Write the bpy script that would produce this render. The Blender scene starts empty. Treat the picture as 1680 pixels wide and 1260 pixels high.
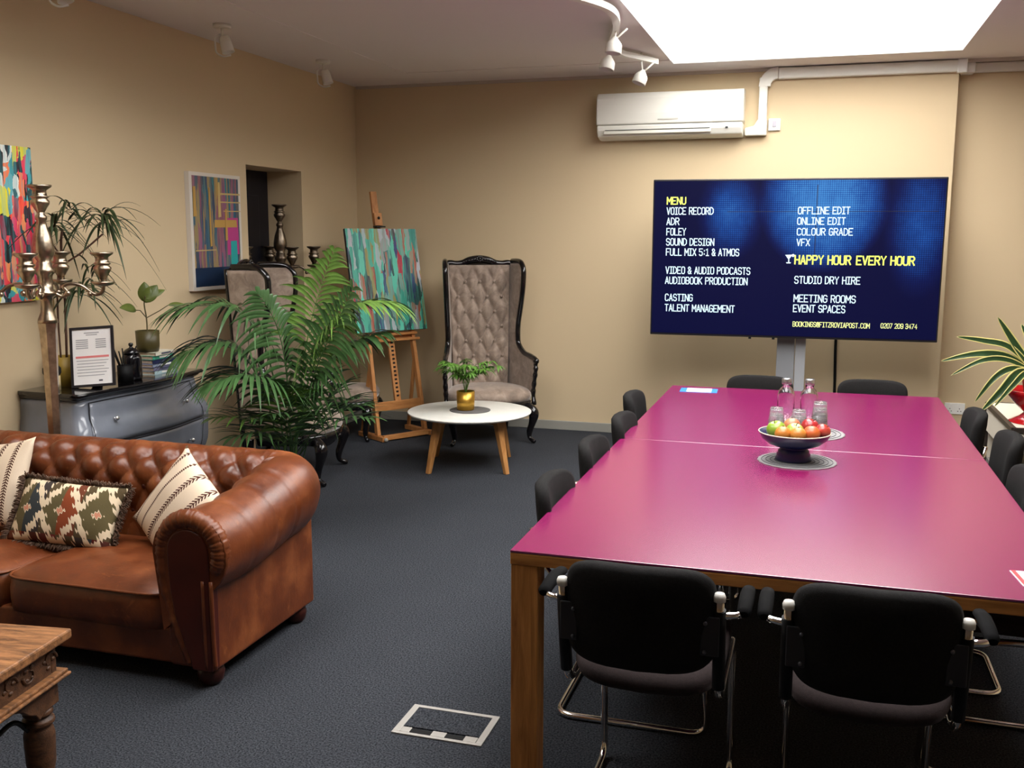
import bpy, bmesh, math, random
from mathutils import Vector, Matrix, noise as mnoise
PI = math.pi
C = bpy.context.scene.collection
scn = bpy.context.scene

# ------------------------------------------------------------------ camera
cam_d = bpy.data.cameras.new('camera')
cam_d.sensor_fit = 'HORIZONTAL'
cam_d.sensor_width = 36.0
cam_d.lens = 1627.0 / 1680.0 * 36.0
cam_d.clip_start = 0.05
cam = bpy.data.objects.new('camera', cam_d)
C.objects.link(cam)
scn.camera = cam
yaw, pitch, roll = 0.29642, 0.14779, 0.00269
fwd = Vector((-math.sin(yaw) * math.cos(pitch), math.cos(yaw) * math.cos(pitch), -math.sin(pitch)))
rgt = Vector((math.cos(yaw), math.sin(yaw), 0))
upv = rgt.cross(fwd)
r2 = rgt * math.cos(roll) + upv * math.sin(roll)
u2 = upv * math.cos(roll) - rgt * math.sin(roll)
cam.matrix_world = Matrix(((r2.x, u2.x, -fwd.x, 0), (r2.y, u2.y, -fwd.y, 0), (r2.z, u2.z, -fwd.z, 1.68), (0, 0, 0, 1)))

# ------------------------------------------------------------------ world, light, exposure
w = bpy.data.worlds.new('world')
scn.world = w
w.use_nodes = True
w.node_tree.nodes['Background'].inputs[0].default_value = (0.9, 0.95, 1.0, 1)
w.node_tree.nodes['Background'].inputs[1].default_value = 1.0
SKYLIGHT = 10.5          # brightness of the opal skylight panes
vs = scn.view_settings
vs.view_transform = 'Standard'
vs.look = 'None'
vs.gamma = 1.0
vs.exposure = 0.0
vs.use_curve_mapping = False


# ------------------------------------------------------------------ material helpers
def S(r, g, b):
    def f(c):
        c /= 255.0
        return c / 12.92 if c <= 0.04045 else ((c + 0.055) / 1.055) ** 2.4
    return (f(r), f(g), f(b))


class NT:
    def __init__(s, name):
        s.m = bpy.data.materials.new(name)
        s.m.use_nodes = True
        s.t = s.m.node_tree
        s.b = s.t.nodes['Principled BSDF']
        s.co = None

    def n(s, typ, **kw):
        nd = s.t.nodes.new(typ)
        for k, v in kw.items():
            setattr(nd, k, v)
        return nd

    def lk(s, a, b):
        s.t.links.new(a, b)

    def coord(s, scale=(1, 1, 1)):
        if s.co is None:
            s.co = s.n('ShaderNodeTexCoord').outputs['Object']
        mp = s.n('ShaderNodeMapping')
        mp.inputs['Scale'].default_value = scale
        s.lk(s.co, mp.inputs[0])
        return mp.outputs[0]

    def noise(s, scale, vec=None, detail=4, rough=.55, dist=0):
        nd = s.n('ShaderNodeTexNoise')
        nd.inputs['Scale'].default_value = scale
        nd.inputs['Detail'].default_value = detail
        nd.inputs['Roughness'].default_value = rough
        nd.inputs['Distortion'].default_value = dist
        s.lk(vec if vec is not None else s.coord(), nd.inputs['Vector'])
        return nd.outputs['Fac']

    def ramp(s, fac, stops, interp='LINEAR'):
        nd = s.n('ShaderNodeValToRGB')
        cr = nd.color_ramp
        cr.interpolation = interp
        while len(cr.elements) < len(stops):
            cr.elements.new(0.5)
        for e, (p, c) in zip(cr.elements, stops):
            e.position = p
            e.color = (*c, 1)
        s.lk(fac, nd.inputs[0])
        return nd.outputs[0]

    def math(s, op, a, b=None, c=None):
        nd = s.n('ShaderNodeMath', operation=op)
        for i, v in enumerate((a, b, c)):
            if v is None:
                continue
            if isinstance(v, (int, float)):
                nd.inputs[i].default_value = v
            else:
                s.lk(v, nd.inputs[i])
        return nd.outputs[0]

    def mix(s, fac, a, b):
        nd = s.n('ShaderNodeMix', data_type='RGBA')
        for i, v in ((0, fac), (6, a), (7, b)):
            if isinstance(v, (int, float)):
                nd.inputs[i].default_value = v
            elif isinstance(v, tuple):
                nd.inputs[i].default_value = (*v, 1)
            else:
                s.lk(v, nd.inputs[i])
        return nd.outputs[2]

    def bump(s, h, strength=.3, dist=.01):
        nd = s.n('ShaderNodeBump')
        nd.inputs['Strength'].default_value = strength
        nd.inputs['Distance'].default_value = dist
        s.lk(h, nd.inputs['Height'])
        s.lk(nd.outputs[0], s.b.inputs['Normal'])

    def xyz(s):
        if s.co is None:
            s.co = s.n('ShaderNodeTexCoord').outputs['Object']
        sp = s.n('ShaderNodeSeparateXYZ')
        s.lk(s.co, sp.inputs[0])
        return sp.outputs


MATS = {}


def pm(name, col, rough=.5, metal=0, spec=.5, var=0, vscale=8, bump=0, bscale=60, trans=0, ior=1.45, coat=0, sheen=0, emit=None, es=0, stretch=(1, 1, 1)):
    if name in MATS:
        return MATS[name]
    t = NT(name)
    b = t.b
    b.inputs['Base Color'].default_value = (*col, 1)
    b.inputs['Roughness'].default_value = rough
    b.inputs['Metallic'].default_value = metal
    b.inputs['Specular IOR Level'].default_value = spec
    b.inputs['Transmission Weight'].default_value = trans
    b.inputs['IOR'].default_value = ior
    b.inputs['Coat Weight'].default_value = coat
    b.inputs['Coat Roughness'].default_value = .1
    b.inputs['Sheen Weight'].default_value = sheen
    if emit:
        b.inputs['Emission Color'].default_value = (*emit, 1)
        b.inputs['Emission Strength'].default_value = es
    if var:
        f = t.noise(vscale, t.coord(stretch))
        lo = tuple(c * (1 - var) for c in col)
        hi = tuple(min(1, c * (1 + var)) for c in col)
        t.lk(t.ramp(f, [(.3, lo), (.7, hi)]), b.inputs['Base Color'])
    if bump:
        t.bump(t.noise(bscale, t.coord(stretch), detail=3), bump, .005)
    MATS[name] = t.m
    return t.m


def wood(name, dark, light, rough=.5, stretch=(14, 14, 1.2), scale=3, bump=.15, spec=.4):
    t = NT(name)
    f = t.noise(scale, t.coord(stretch), detail=6, rough=.65, dist=.6)
    g = t.noise(scale * 6, t.coord(stretch), detail=3)
    c1 = t.ramp(f, [(.3, dark), (.68, light)])
    mid = tuple((a + b) * .4 for a, b in zip(dark, light))
    t.lk(t.mix(t.math('MULTIPLY', g, .35), c1, mid), t.b.inputs['Base Color'])
    t.b.inputs['Roughness'].default_value = rough
    t.b.inputs['Specular IOR Level'].default_value = spec
    t.bump(g, bump, .003)
    return t.m


# ------------------------------------------------------------------ mesh helpers
class MB:
    def __init__(s):
        s.bm = bmesh.new()
        s.mi = 0

    def face(s, vs, smooth=False):
        try:
            f = s.bm.faces.new(vs)
            f.smooth = smooth
            f.material_index = s.mi
            return f
        except ValueError:
            return None

    def box(s, c, d, rot=None, taper=1.0):
        """box centred at c with size d; taper scales the top face."""
        x, y, z = d[0] / 2, d[1] / 2, d[2] / 2
        v = []
        for sz in (-1, 1):
            k = taper if sz > 0 else 1
            for sx, sy in ((-1, -1), (1, -1), (1, 1), (-1, 1)):
                p = Vector((sx * x * k, sy * y * k, sz * z))
                if rot is not None:
                    p = rot @ p
                v.append(s.bm.verts.new(p + Vector(c)))
        for q in ((3, 2, 1, 0), (4, 5, 6, 7), (0, 1, 5, 4), (1, 2, 6, 5), (2, 3, 7, 6), (3, 0, 4, 7)):
            s.face([v[i] for i in q])
        return s

    def bar(s, a, b, wx, wy, up=(0, 0, 1)):
        """square bar from a to b."""
        a, b = Vector(a), Vector(b)
        d = (b - a).normalized()
        u = Vector(up)
        if abs(d.dot(u)) > .95:
            u = Vector((0, 1, 0))
        sx = d.cross(u).normalized()
        sy = sx.cross(d).normalized()
        v = []
        for p in (a, b):
            for i, j in ((-1, -1), (1, -1), (1, 1), (-1, 1)):
                v.append(s.bm.verts.new(p + sx * i * wx / 2 + sy * j * wy / 2))
        for q in ((0, 1, 2, 3), (7, 6, 5, 4), (0, 4, 5, 1), (1, 5, 6, 2), (2, 6, 7, 3), (3, 7, 4, 0)):
            s.face([v[i] for i in q])
        return s

    def loft(s, rings, closed=True, caps=True, smooth=True, loop=False):
        R = [[s.bm.verts.new(p) for p in r] for r in rings]
        n = len(R[0])
        m = len(R)
        for i in range(m if loop else m - 1):
            a, b = R[i], R[(i + 1) % m]
            for j in range(n if closed else n - 1):
                k = (j + 1) % n
                s.face([a[j], a[k], b[k], b[j]], smooth)
        if caps and not loop and closed:
            s.face(list(reversed(R[0])))
            s.face(R[-1])
        return s

    def tube(s, pts, r, seg=10, loop=False, caps=True, flat=None):
        pts = [Vector(p) for p in pts]
        n = len(pts)
        rr = r if isinstance(r, (list, tuple)) else [r] * n
        tans = []
        for i in range(n):
            if loop:
                t = pts[(i + 1) % n] - pts[i - 1]
            else:
                t = pts[min(i + 1, n - 1)] - pts[max(i - 1, 0)]
            tans.append(t.normalized())
        u = tans[0].orthogonal().normalized()
        rings = []
        for i in range(n):
            u = (u - tans[i] * u.dot(tans[i]))
            if u.length < 1e-6:
                u = tans[i].orthogonal()
            u.normalize()
            v = tans[i].cross(u)
            rings.append([pts[i] + (u * math.cos(2 * PI * k / seg) + v * math.sin(2 * PI * k / seg)) * rr[i] for k in range(seg)])
        return s.loft(rings, True, caps, True, loop)

    def lathe(s, prof, c=(0, 0, 0), seg=28, smooth=True, caps=True, sq=None):
        c = Vector(c)
        rings = []
        for r, z in prof:
            r = max(r, 1e-4)
            rings.append([c + Vector((r * math.cos(2 * PI * k / seg), r * math.sin(2 * PI * k / seg), z)) for k in range(seg)])
        return s.loft(rings, True, caps, smooth)

    def grid(s, f, nu, nv, smooth=True, wrap_u=False):
        V = [[s.bm.verts.new(f(i / nu, j / nv)) for j in range(nv + 1)] for i in range(nu + (0 if wrap_u else 1))]
        m = len(V)
        for i in range(nu):
            for j in range(nv):
                s.face([V[i][j], V[(i + 1) % m][j], V[(i + 1) % m][j + 1], V[i][j + 1]], smooth)
        return s

    def prism(s, poly, f, t0, t1, smooth=False):
        """extrude 2-D polygon: f(a,b,t)->point"""
        A = [s.bm.verts.new(f(a, b, t0)) for a, b in poly]
        B = [s.bm.verts.new(f(a, b, t1)) for a, b in poly]
        n = len(poly)
        s.face(list(reversed(A)))
        s.face(B)
        for i in range(n):
            k = (i + 1) % n
            s.face([A[i], A[k], B[k], B[i]], smooth)
        return s

    def ball(s, c, r, seg=12, sc=(1, 1, 1)):
        c = Vector(c)
        n = max(4, seg // 2)
        rings = []
        for i in range(n + 1):
            a = -PI / 2 + PI * i / n
            q = max(math.cos(a), .02)
            rings.append([c + Vector((r * q * math.cos(2 * PI * k / seg) * sc[0], r * q * math.sin(2 * PI * k / seg) * sc[1], r * math.sin(a) * sc[2])) for k in range(seg)])
        return s.loft(rings)

    def build(s, name, mat, parent=None, bevel=0, bseg=2, loc=None, rot=None, solid=0, sub=0, fixn=True):
        if fixn:
            bmesh.ops.recalc_face_normals(s.bm, faces=s.bm.faces[:])
        me = bpy.data.meshes.new(name)
        s.bm.to_mesh(me)
        s.bm.free()
        for m in (mat if isinstance(mat, (list, tuple)) else [mat]):
            me.materials.append(m)
        o = bpy.data.objects.new(name, me)
        C.objects.link(o)
        if parent is not None:
            o.parent = parent
        if loc is not None:
            o.location = loc
        if rot is not None:
            o.rotation_euler = rot
        if solid:
            md = o.modifiers.new('solid', 'SOLIDIFY')
            md.thickness = solid
            md.offset = 0
        if bevel:
            md = o.modifiers.new('bevel', 'BEVEL')
            md.width = bevel
            md.segments = bseg
            md.limit_method = 'ANGLE'
            md.angle_limit = math.radians(35)
            md.harden_normals = False
        if sub:
            md = o.modifiers.new('sub', 'SUBSURF')
            md.levels = sub
            md.render_levels = sub
        return o


def tag(o, label, cat, group=None):
    o['label'] = label
    o['category'] = cat
    if group:
        o['group'] = group
    return o


def thing(name, label, cat, loc=(0, 0, 0), rz=0, group=None):
    o = bpy.data.objects.new(name, None)
    o.empty_display_size = .1
    C.objects.link(o)
    o.location = loc
    o.rotation_euler = (0, 0, rz)
    return tag(o, label, cat, group)


def struct(o):
    o['kind'] = 'structure'
    return o


def dup(root, loc, rz, label, group=None):
    r = root.copy()
    C.objects.link(r)
    r.location = loc
    r.rotation_euler = (0, 0, rz)
    r['label'] = label
    if group:
        r['group'] = group
    for ch in list(root.children):
        c = ch.copy()
        C.objects.link(c)
        c.parent = r
        for g in list(ch.children):
            d = g.copy()
            C.objects.link(d)
            d.parent = c
    return r


def bez(p0, p1, p2, n):
    p0, p1, p2 = Vector(p0), Vector(p1), Vector(p2)
    return [p0 * (1 - t) ** 2 + p1 * 2 * t * (1 - t) + p2 * t * t for t in [i / n for i in range(n + 1)]]


def smooth_path(pts, n=6, loop=False):
    """Catmull-Rom through pts."""
    P = [Vector(p) for p in pts]
    m = len(P)
    out = []
    for i in range(m if loop else m - 1):
        a = P[i - 1] if (i > 0 or loop) else P[0]
        b, c = P[i], P[(i + 1) % m]
        d = P[(i + 2) % m] if (loop or i + 2 < m) else P[m - 1]
        for k in range(n):
            t = k / n
            out.append(.5 * ((2 * b) + (c - a) * t + (2 * a - 5 * b + 4 * c - d) * t * t + (3 * b - a - 3 * c + d) * t ** 3))
    if not loop:
        out.append(P[-1])
    return out


def fillet(pts, r, n=5):
    """round the corners of a polyline."""
    P = [Vector(p) for p in pts]
    out = [P[0]]
    for i in range(1, len(P) - 1):
        a, b, c = P[i - 1], P[i], P[i + 1]
        d1, d2 = (a - b), (c - b)
        q = min(r, d1.length * .49, d2.length * .49)
        out += bez(b + d1.normalized() * q, b, b + d2.normalized() * q, n)
    out.append(P[-1])
    return out


def lerp(a, b, t):
    return a + (b - a) * t


def interp(tab, x):
    if x <= tab[0][0]:
        return tab[0][1]
    for (x0, y0), (x1, y1) in zip(tab, tab[1:]):
        if x <= x1:
            t = (x - x0) / (x1 - x0)
            t = t * t * (3 - 2 * t)
            return y0 + (y1 - y0) * t
    return tab[-1][1]


def tuft(a, b):
    """button-tufting height 0..1 over a diamond lattice (1 = puff, 0 = button)."""
    p, q = (a + b) / 2, (a - b) / 2
    h = abs(math.sin(PI * p)) * abs(math.sin(PI * q))
    return h ** .55


# ------------------------------------------------------------------ materials
M_wall = pm('beige_paint', S(207, 186, 152), .85, spec=.25, bump=.03, bscale=220)
M_ceil = pm('ceiling_paint', S(226, 219, 217), .9, spec=.2)
M_white = pm('white_paint', S(236, 236, 232), .6)
M_plastic = pm('white_plastic', S(226, 224, 214), .35)
M_skirt = pm('skirting_paint', S(150, 148, 140), .5)
M_black = pm('black_metal', S(22, 22, 24), .4)
M_chrome = pm('chrome', (.82, .8, .78), .12, metal=1)
M_darkfab = pm('charcoal_fabric', S(30, 29, 29), .9, spec=.15, var=.2, vscale=150, bump=.25, bscale=500)
M_seatfab = pm('seat_fabric', S(44, 36, 36), .92, spec=.2, var=.2, vscale=150, bump=.2, bscale=500)
M_bplast = pm('black_plastic', S(13, 13, 15), .6, spec=.25)
M_clear = pm('clear_glass', (.97, .98, .98), .02, trans=1, ior=1.45)
M_oak = wood('oak', S(138, 84, 36), S(206, 142, 74), .45)
M_oakx = wood('oak_across', S(138, 84, 36), S(206, 142, 74), .45, stretch=(1.2, 14, 14))
M_beech = wood('beech', S(166, 104, 54), S(206, 146, 88), .5, stretch=(10, 10, 1.5))
M_silver = pm('aged_silver', S(176, 160, 140), .28, metal=1, var=.3, vscale=22, bump=.1, bscale=40)
M_pewter = pm('dark_pewter', S(120, 108, 94), .32, metal=1, var=.3, vscale=22)
M_lacq = pm('black_lacquer', S(16, 14, 16), .16, coat=.4, bump=.08, bscale=30)


def m_carpet():
    t = NT('charcoal_carpet')
    a = t.noise(150, detail=3, rough=.7)
    b = t.noise(3, detail=2)
    c = t.ramp(a, [(.36, S(17, 18, 22)), (.66, S(78, 81, 87))])
    t.lk(t.mix(t.math('MULTIPLY', b, .3), c, S(40, 42, 48)), t.b.inputs['Base Color'])
    t.b.inputs['Roughness'].default_value = 1
    t.b.inputs['Specular IOR Level'].default_value = .1
    t.bump(a, .7, .006)
    return t.m


def m_leather():
    t = NT('brown_leather')
    big = t.noise(5.5, detail=5, rough=.6)
    fine = t.noise(95, detail=3)
    streak = t.noise(11, t.coord((1, 3.2, 1)), detail=6, rough=.75, dist=1.2)
    c = t.ramp(big, [(.28, S(78, 34, 13)), (.5, S(104, 50, 21)), (.74, S(138, 76, 38))])
    c = t.mix(t.ramp(streak, [(.58, (0, 0, 0)), (.78, (.55, .55, .55))]), c, S(178, 108, 58))
    t.lk(c, t.b.inputs['Base Color'])
    r = t.ramp(big, [(.3, (.3, .3, .3)), (.7, (.46, .46, .46))])
    t.lk(r, t.b.inputs['Roughness'])
    t.b.inputs['Specular IOR Level'].default_value = .5
    t.bump(t.math('ADD', t.math('MULTIPLY', fine, .5), streak), .16, .006)
    return t.m


def m_velvet():
    t = NT('mink_velvet')
    a = t.noise(9, detail=5, rough=.7, dist=.8)
    b = t.noise(120, detail=2)
    c = t.ramp(a, [(.3, S(114, 98, 86)), (.5, S(142, 124, 110)), (.7, S(172, 153, 137))])
    t.lk(c, t.b.inputs['Base Color'])
    t.b.inputs['Roughness'].default_value = .75
    t.b.inputs['Sheen Weight'].default_value = .5
    t.b.inputs['Sheen Roughness'].default_value = .4
    t.bump(b, .15, .003)
    return t.m


def m_magenta():
    t = NT('magenta_laminate')
    t.b.inputs['Base Color'].default_value = (*S(124, 9, 76), 1)
    t.b.inputs['IOR'].default_value = 2.5
    t.b.inputs['Roughness'].default_value = .22
    t.b.inputs['Specular IOR Level'].default_value = .5
    return t.m


def m_painting(name, pal, sx=9, sy=2.4, seed=0, dist=.35, pal2=None, mid=None):
    """abstract strokes: tall voronoi cells given flat palette colours and torn edges."""
    t = NT(name)
    base = t.n('ShaderNodeTexCoord').outputs['Object']
    nz = t.n('ShaderNodeTexNoise')
    nz.inputs['Scale'].default_value = 9
    nz.inputs['Detail'].default_value = 5
    t.lk(base, nz.inputs['Vector'])
    add = t.n('ShaderNodeVectorMath', operation='MULTIPLY_ADD')
    t.lk(nz.outputs['Color'], add.inputs[0])
    add.inputs[1].default_value = (dist * .12, 0, dist)
    t.lk(base, add.inputs[2])
    outs = []
    for k, (ax, az) in enumerate(((sx, sy), (sx * 2.1, sy * 1.7))):
        mp = t.n('ShaderNodeMapping')
        mp.inputs['Location'].default_value = (seed + k * 3.3, 0, seed * 1.7 + k)
        mp.inputs['Scale'].default_value = (ax, 0, az)
        t.lk(add.outputs[0], mp.inputs[0])
        vo = t.n('ShaderNodeTexVoronoi')
        vo.inputs['Scale'].default_value = 1
        t.lk(mp.outputs[0], vo.inputs['Vector'])
        sp = t.n('ShaderNodeSeparateColor')
        t.lk(vo.outputs['Color'], sp.inputs[0])
        p = pal if k == 0 or pal2 is None else pal2
        n = len(p)
        outs.append((t.ramp(sp.outputs[0], [(i / n, S(*c)) for i, c in enumerate(p)], 'CONSTANT'), sp.outputs[1]))
    f = t.ramp(outs[1][1], [(0, (0, 0, 0)), (.55, (1, 1, 1))], 'CONSTANT')
    c = t.mix(f, outs[0][0], outs[1][0])
    if mid:
        sp2 = t.n('ShaderNodeSeparateXYZ')
        t.lk(add.outputs[0], sp2.inputs[0])
        d = t.math('ABSOLUTE', t.math('SUBTRACT', sp2.outputs[2], mid[1]))
        band = t.math('LESS_THAN', t.math('ADD', d, t.math('MULTIPLY', outs[0][1], .12)), mid[2])
        n = len(mid[0])
        c2 = t.ramp(outs[1][1], [(i / n, S(*q)) for i, q in enumerate(mid[0])], 'CONSTANT')
        c = t.mix(band, c, c2)
    # dragged-brush variation inside each stroke
    drag = t.noise(1, t.coord((46, 1, 2.2)), detail=5, rough=.7)
    c = t.mix(t.ramp(drag, [(.46, (0, 0, 0)), (.72, (.75, .75, .75))]), c, S(*pal[min(2, len(pal) - 1)]))
    c = t.mix(t.ramp(drag, [(.26, (.8, .8, .8)), (.42, (0, 0, 0))]), c, S(*pal[1]))
    t.lk(c, t.b.inputs['Base Color'])
    t.b.inputs['Roughness'].default_value = .45
    t.bump(t.noise(60, t.coord((1, 1, .25)), detail=4), .3, .004)
    return t.m


M_leather = m_leather()
M_velvet = m_velvet()
M_dleather = pm('dark_brown_leather', S(70, 22, 12), .38, var=.25, vscale=6, bump=.1, bscale=90)


# ================================================================== SETTING
XL, YB, ZC = -4.02, 8.33, 2.995
XR, YF = 3.4, -3.0
SX0, SX1, SY0, SY1 = -1.127, 0.917, 2.2, 7.918        # skylight opening in the ceiling

MB().box(((XL + XR) / 2 - .2, (YB + YF) / 2, -.05), (XR - XL + 1.2, YB - YF + 1, .1)).build('floor', m_carpet())
struct(bpy.data.objects['floor'])

m = MB()
TH = .12
zc = ZC + TH / 2
def cslab(x0, x1, y0, y1):
    m.box(((x0 + x1) / 2, (y0 + y1) / 2, zc), (x1 - x0, y1 - y0, TH))
WX0, WX1, WY0, WY1 = -2.95, -1.85, 1.9, 4.7               # added unseen skylight, put in to brighten the sofa side
cslab(XL - .4, WX0, YF - .1, YB + .3)
cslab(WX1, SX0, YF - .1, YB + .3)
cslab(WX0, WX1, YF - .1, WY0)
cslab(WX0, WX1, WY1, YB + .3)
cslab(SX1, XR + .1, YF - .1, YB + .3)
cslab(SX0, SX1, SY1, YB + .3)
cslab(SX0, SX1, YF - .1, SY0)
struct(m.build('ceiling', M_ceil))

# left wall with the door recess
DY0, DY1, DZ = 6.497, 7.317, 2.194
m = MB()
def lw(y0, y1, z0, z1):
    m.box((XL - .175, (y0 + y1) / 2, (z0 + z1) / 2), (.35, y1 - y0, z1 - z0))
lw(YF, DY0, 0, ZC); lw(DY1, YB + .2, 0, ZC); lw(DY0, DY1, DZ, ZC)
struct(m.build('wall_left', M_wall))
m = MB().box((XL - .33, (DY0 + DY1) / 2, DZ / 2), (.04, DY1 - DY0, DZ))
for z0, z1 in ((.2, .95), (1.1, 2.0)):
    m.box((XL - .307, (DY0 + DY1) / 2, (z0 + z1) / 2), (.012, .5, z1 - z0))
d1 = struct(m.build('door_1', pm('navy_door_paint', S(14, 17, 30), .35), bevel=.004))
MB().tube([(XL - .30, DY0 + .08, 1.02), (XL - .26, DY0 + .08, 1.02), (XL - .255, DY0 + .18, 1.02)], .009).build('door_handle', M_chrome, d1)
XS = .951
struct(MB().box(((XL + XS) / 2, YB + .15, ZC / 2), (XS - XL, .3, ZC)).build('wall_back', M_wall))
struct(MB().box(((XS + XR) / 2, YB + .32, ZC / 2), (XR - XS + .1, .3, ZC)).build('wall_alcove', M_wall))
struct(MB().box((XR + .05, (YB + YF) / 2, ZC / 2), (.1, YB - YF + .6, ZC)).build('wall_right', M_wall))
struct(MB().box(((XL + XR) / 2, YF - .05, ZC / 2), (XR - XL, .1, ZC)).build('wall_front', M_wall))
m = MB().box(((XL + XS) / 2, YB - .008, .04), (XS - XL, .016, .08))
struct(m.build('baseboard_back', M_skirt, bevel=.004))
m = MB().box((XL + .008, (DY1 + YB) / 2, .04), (.016, YB - DY1 - .016, .08)).box((XL + .008, (YF + DY0) / 2, .04), (.016, DY0 - YF, .08))
struct(m.build('baseboard_left', M_skirt, bevel=.004))
m = MB().box(((XS + XR) / 2, YB + .162, .04), (XR - XS, .016, .08))
struct(m.build('baseboard_alcove', M_skirt, bevel=.004))
struct(MB().box((-3.28, 5.9, ZC - .002), (.012, 3.7, .004)).box((-1.2, 7.75, ZC - .002), (4.17, .012, .004)).build('trim_1', M_ceil))
struct(MB().box((-.8, YB - .01, ZC - .012), (6.4, .02, .024)).build('trim_2', pm('cornice_paint', S(190, 180, 168), .8)))

# main skylight and the added unseen one: white upstand walls and an opal pane that gives the daylight
M_pane = pm('opal_pane', (1, 1, 1), .4, emit=(1.0, .985, .96), es=SKYLIGHT)
M_upst = pm('upstand_paint', S(205, 210, 210), .6)
def skylight(name, x0, x1, y0, y1):
    h, t, k = .34, .03, .10
    mm = MB()
    z0, z1 = ZC, ZC + h
    A = [(x0, y0), (x1, y0), (x1, y1), (x0, y1)]
    B = [(x0 + k, y0 + k), (x1 - k, y0 + k), (x1 - k, y1 - k), (x0 + k, y1 - k)]
    for i in range(4):
        j = (i + 1) % 4
        q = [Vector((*A[i], z0)), Vector((*A[j], z0)), Vector((*B[j], z1)), Vector((*B[i], z1))]
        n = (q[1] - q[0]).cross(q[3] - q[0]).normalized()
        if n.dot(Vector(((x0 + x1) / 2, (y0 + y1) / 2, z0)) - q[0]) > 0:
            n = -n
        V = [mm.bm.verts.new(p) for p in q] + [mm.bm.verts.new(p + n * t) for p in q]
        for f in ((0, 1, 2, 3), (7, 6, 5, 4), (0, 4, 5, 1), (1, 5, 6, 2), (2, 6, 7, 3), (3, 7, 4, 0)):
            mm.face([V[c] for c in f])
    o = struct(mm.build(name, M_upst))
    MB().box(((x0 + x1) / 2, (y0 + y1) / 2, z1 + .012), (x1 - x0, y1 - y0, .02)).build('pane', M_pane, o)
    for f in (.36, .68):
        yy = lerp(y0, y1, f)
        MB().box(((x0 + x1) / 2, yy, z1 - .01), (x1 - x0 - 2 * k, .03, .03)).build('glazing_bar', M_white, o)
skylight('window_1', SX0, SX1, SY0, SY1)
skylight('added_fill_window', WX0, WX1, WY0, WY1)  # added opening out of view; its glowing pane lights the left side

# ================================================================== MEETING TABLE
TX0, TX1, TY0, TYM, TY1, TZ = -.851, .724, 2.771, 4.541, 6.305, .74
tbl = thing('meeting_table', 'long meeting table with glossy magenta top and oak legs', 'table', ((TX0 + TX1) / 2, (TY0 + TY1) / 2, 0))
tcx, tcy = (TX0 + TX1) / 2, (TY0 + TY1) / 2
M_mag = m_magenta()
for y0, y1 in ((TY0, TYM - .0015), (TYM + .0015, TY1)):
    MB().box((0, (y0 + y1) / 2 - tcy, TZ - .004), (TX1 - TX0, y1 - y0, .008)).build('tabletop', M_mag, tbl, bevel=.002)
hw, hl = (TX1 - TX0) / 2, (TY1 - TY0) / 2
zf = TZ - .008 - .0185
for s in (-1, 1):
    MB().box((0, s * (hl - .02), zf), (2 * hw, .04, .037)).build('apron', M_oakx, tbl, bevel=.003)
    MB().box((s * (hw - .02), 0, zf), (.04, 2 * hl - .08, .037)).build('apron', wood('oak_long', S(138, 84, 36), S(206, 142, 74), .45, stretch=(14, 1.2, 14)), tbl, bevel=.003)
for sx in (-1, 1):
    for sy in (-1, 1):
        MB().box((sx * (hw - .044), sy * (hl - .044), .3475), (.084, .084, .695)).build('leg', M_oak, tbl, bevel=.003)
    MB().box((sx * (hw - .044), 0, .3475), (.084, .084, .695)).build('leg', M_oak, tbl, bevel=.003)

# ================================================================== MEETING CHAIRS
M_cap = pm('pale_cap', S(225, 222, 215), .3)
M_brk = pm('bracket_black', S(34, 34, 40), .5)
M_screw = pm('dark_screw', S(90, 90, 96), .4, metal=.5)
M_arm = pm('arm_black', S(7, 7, 8), .85, spec=.1)


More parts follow.
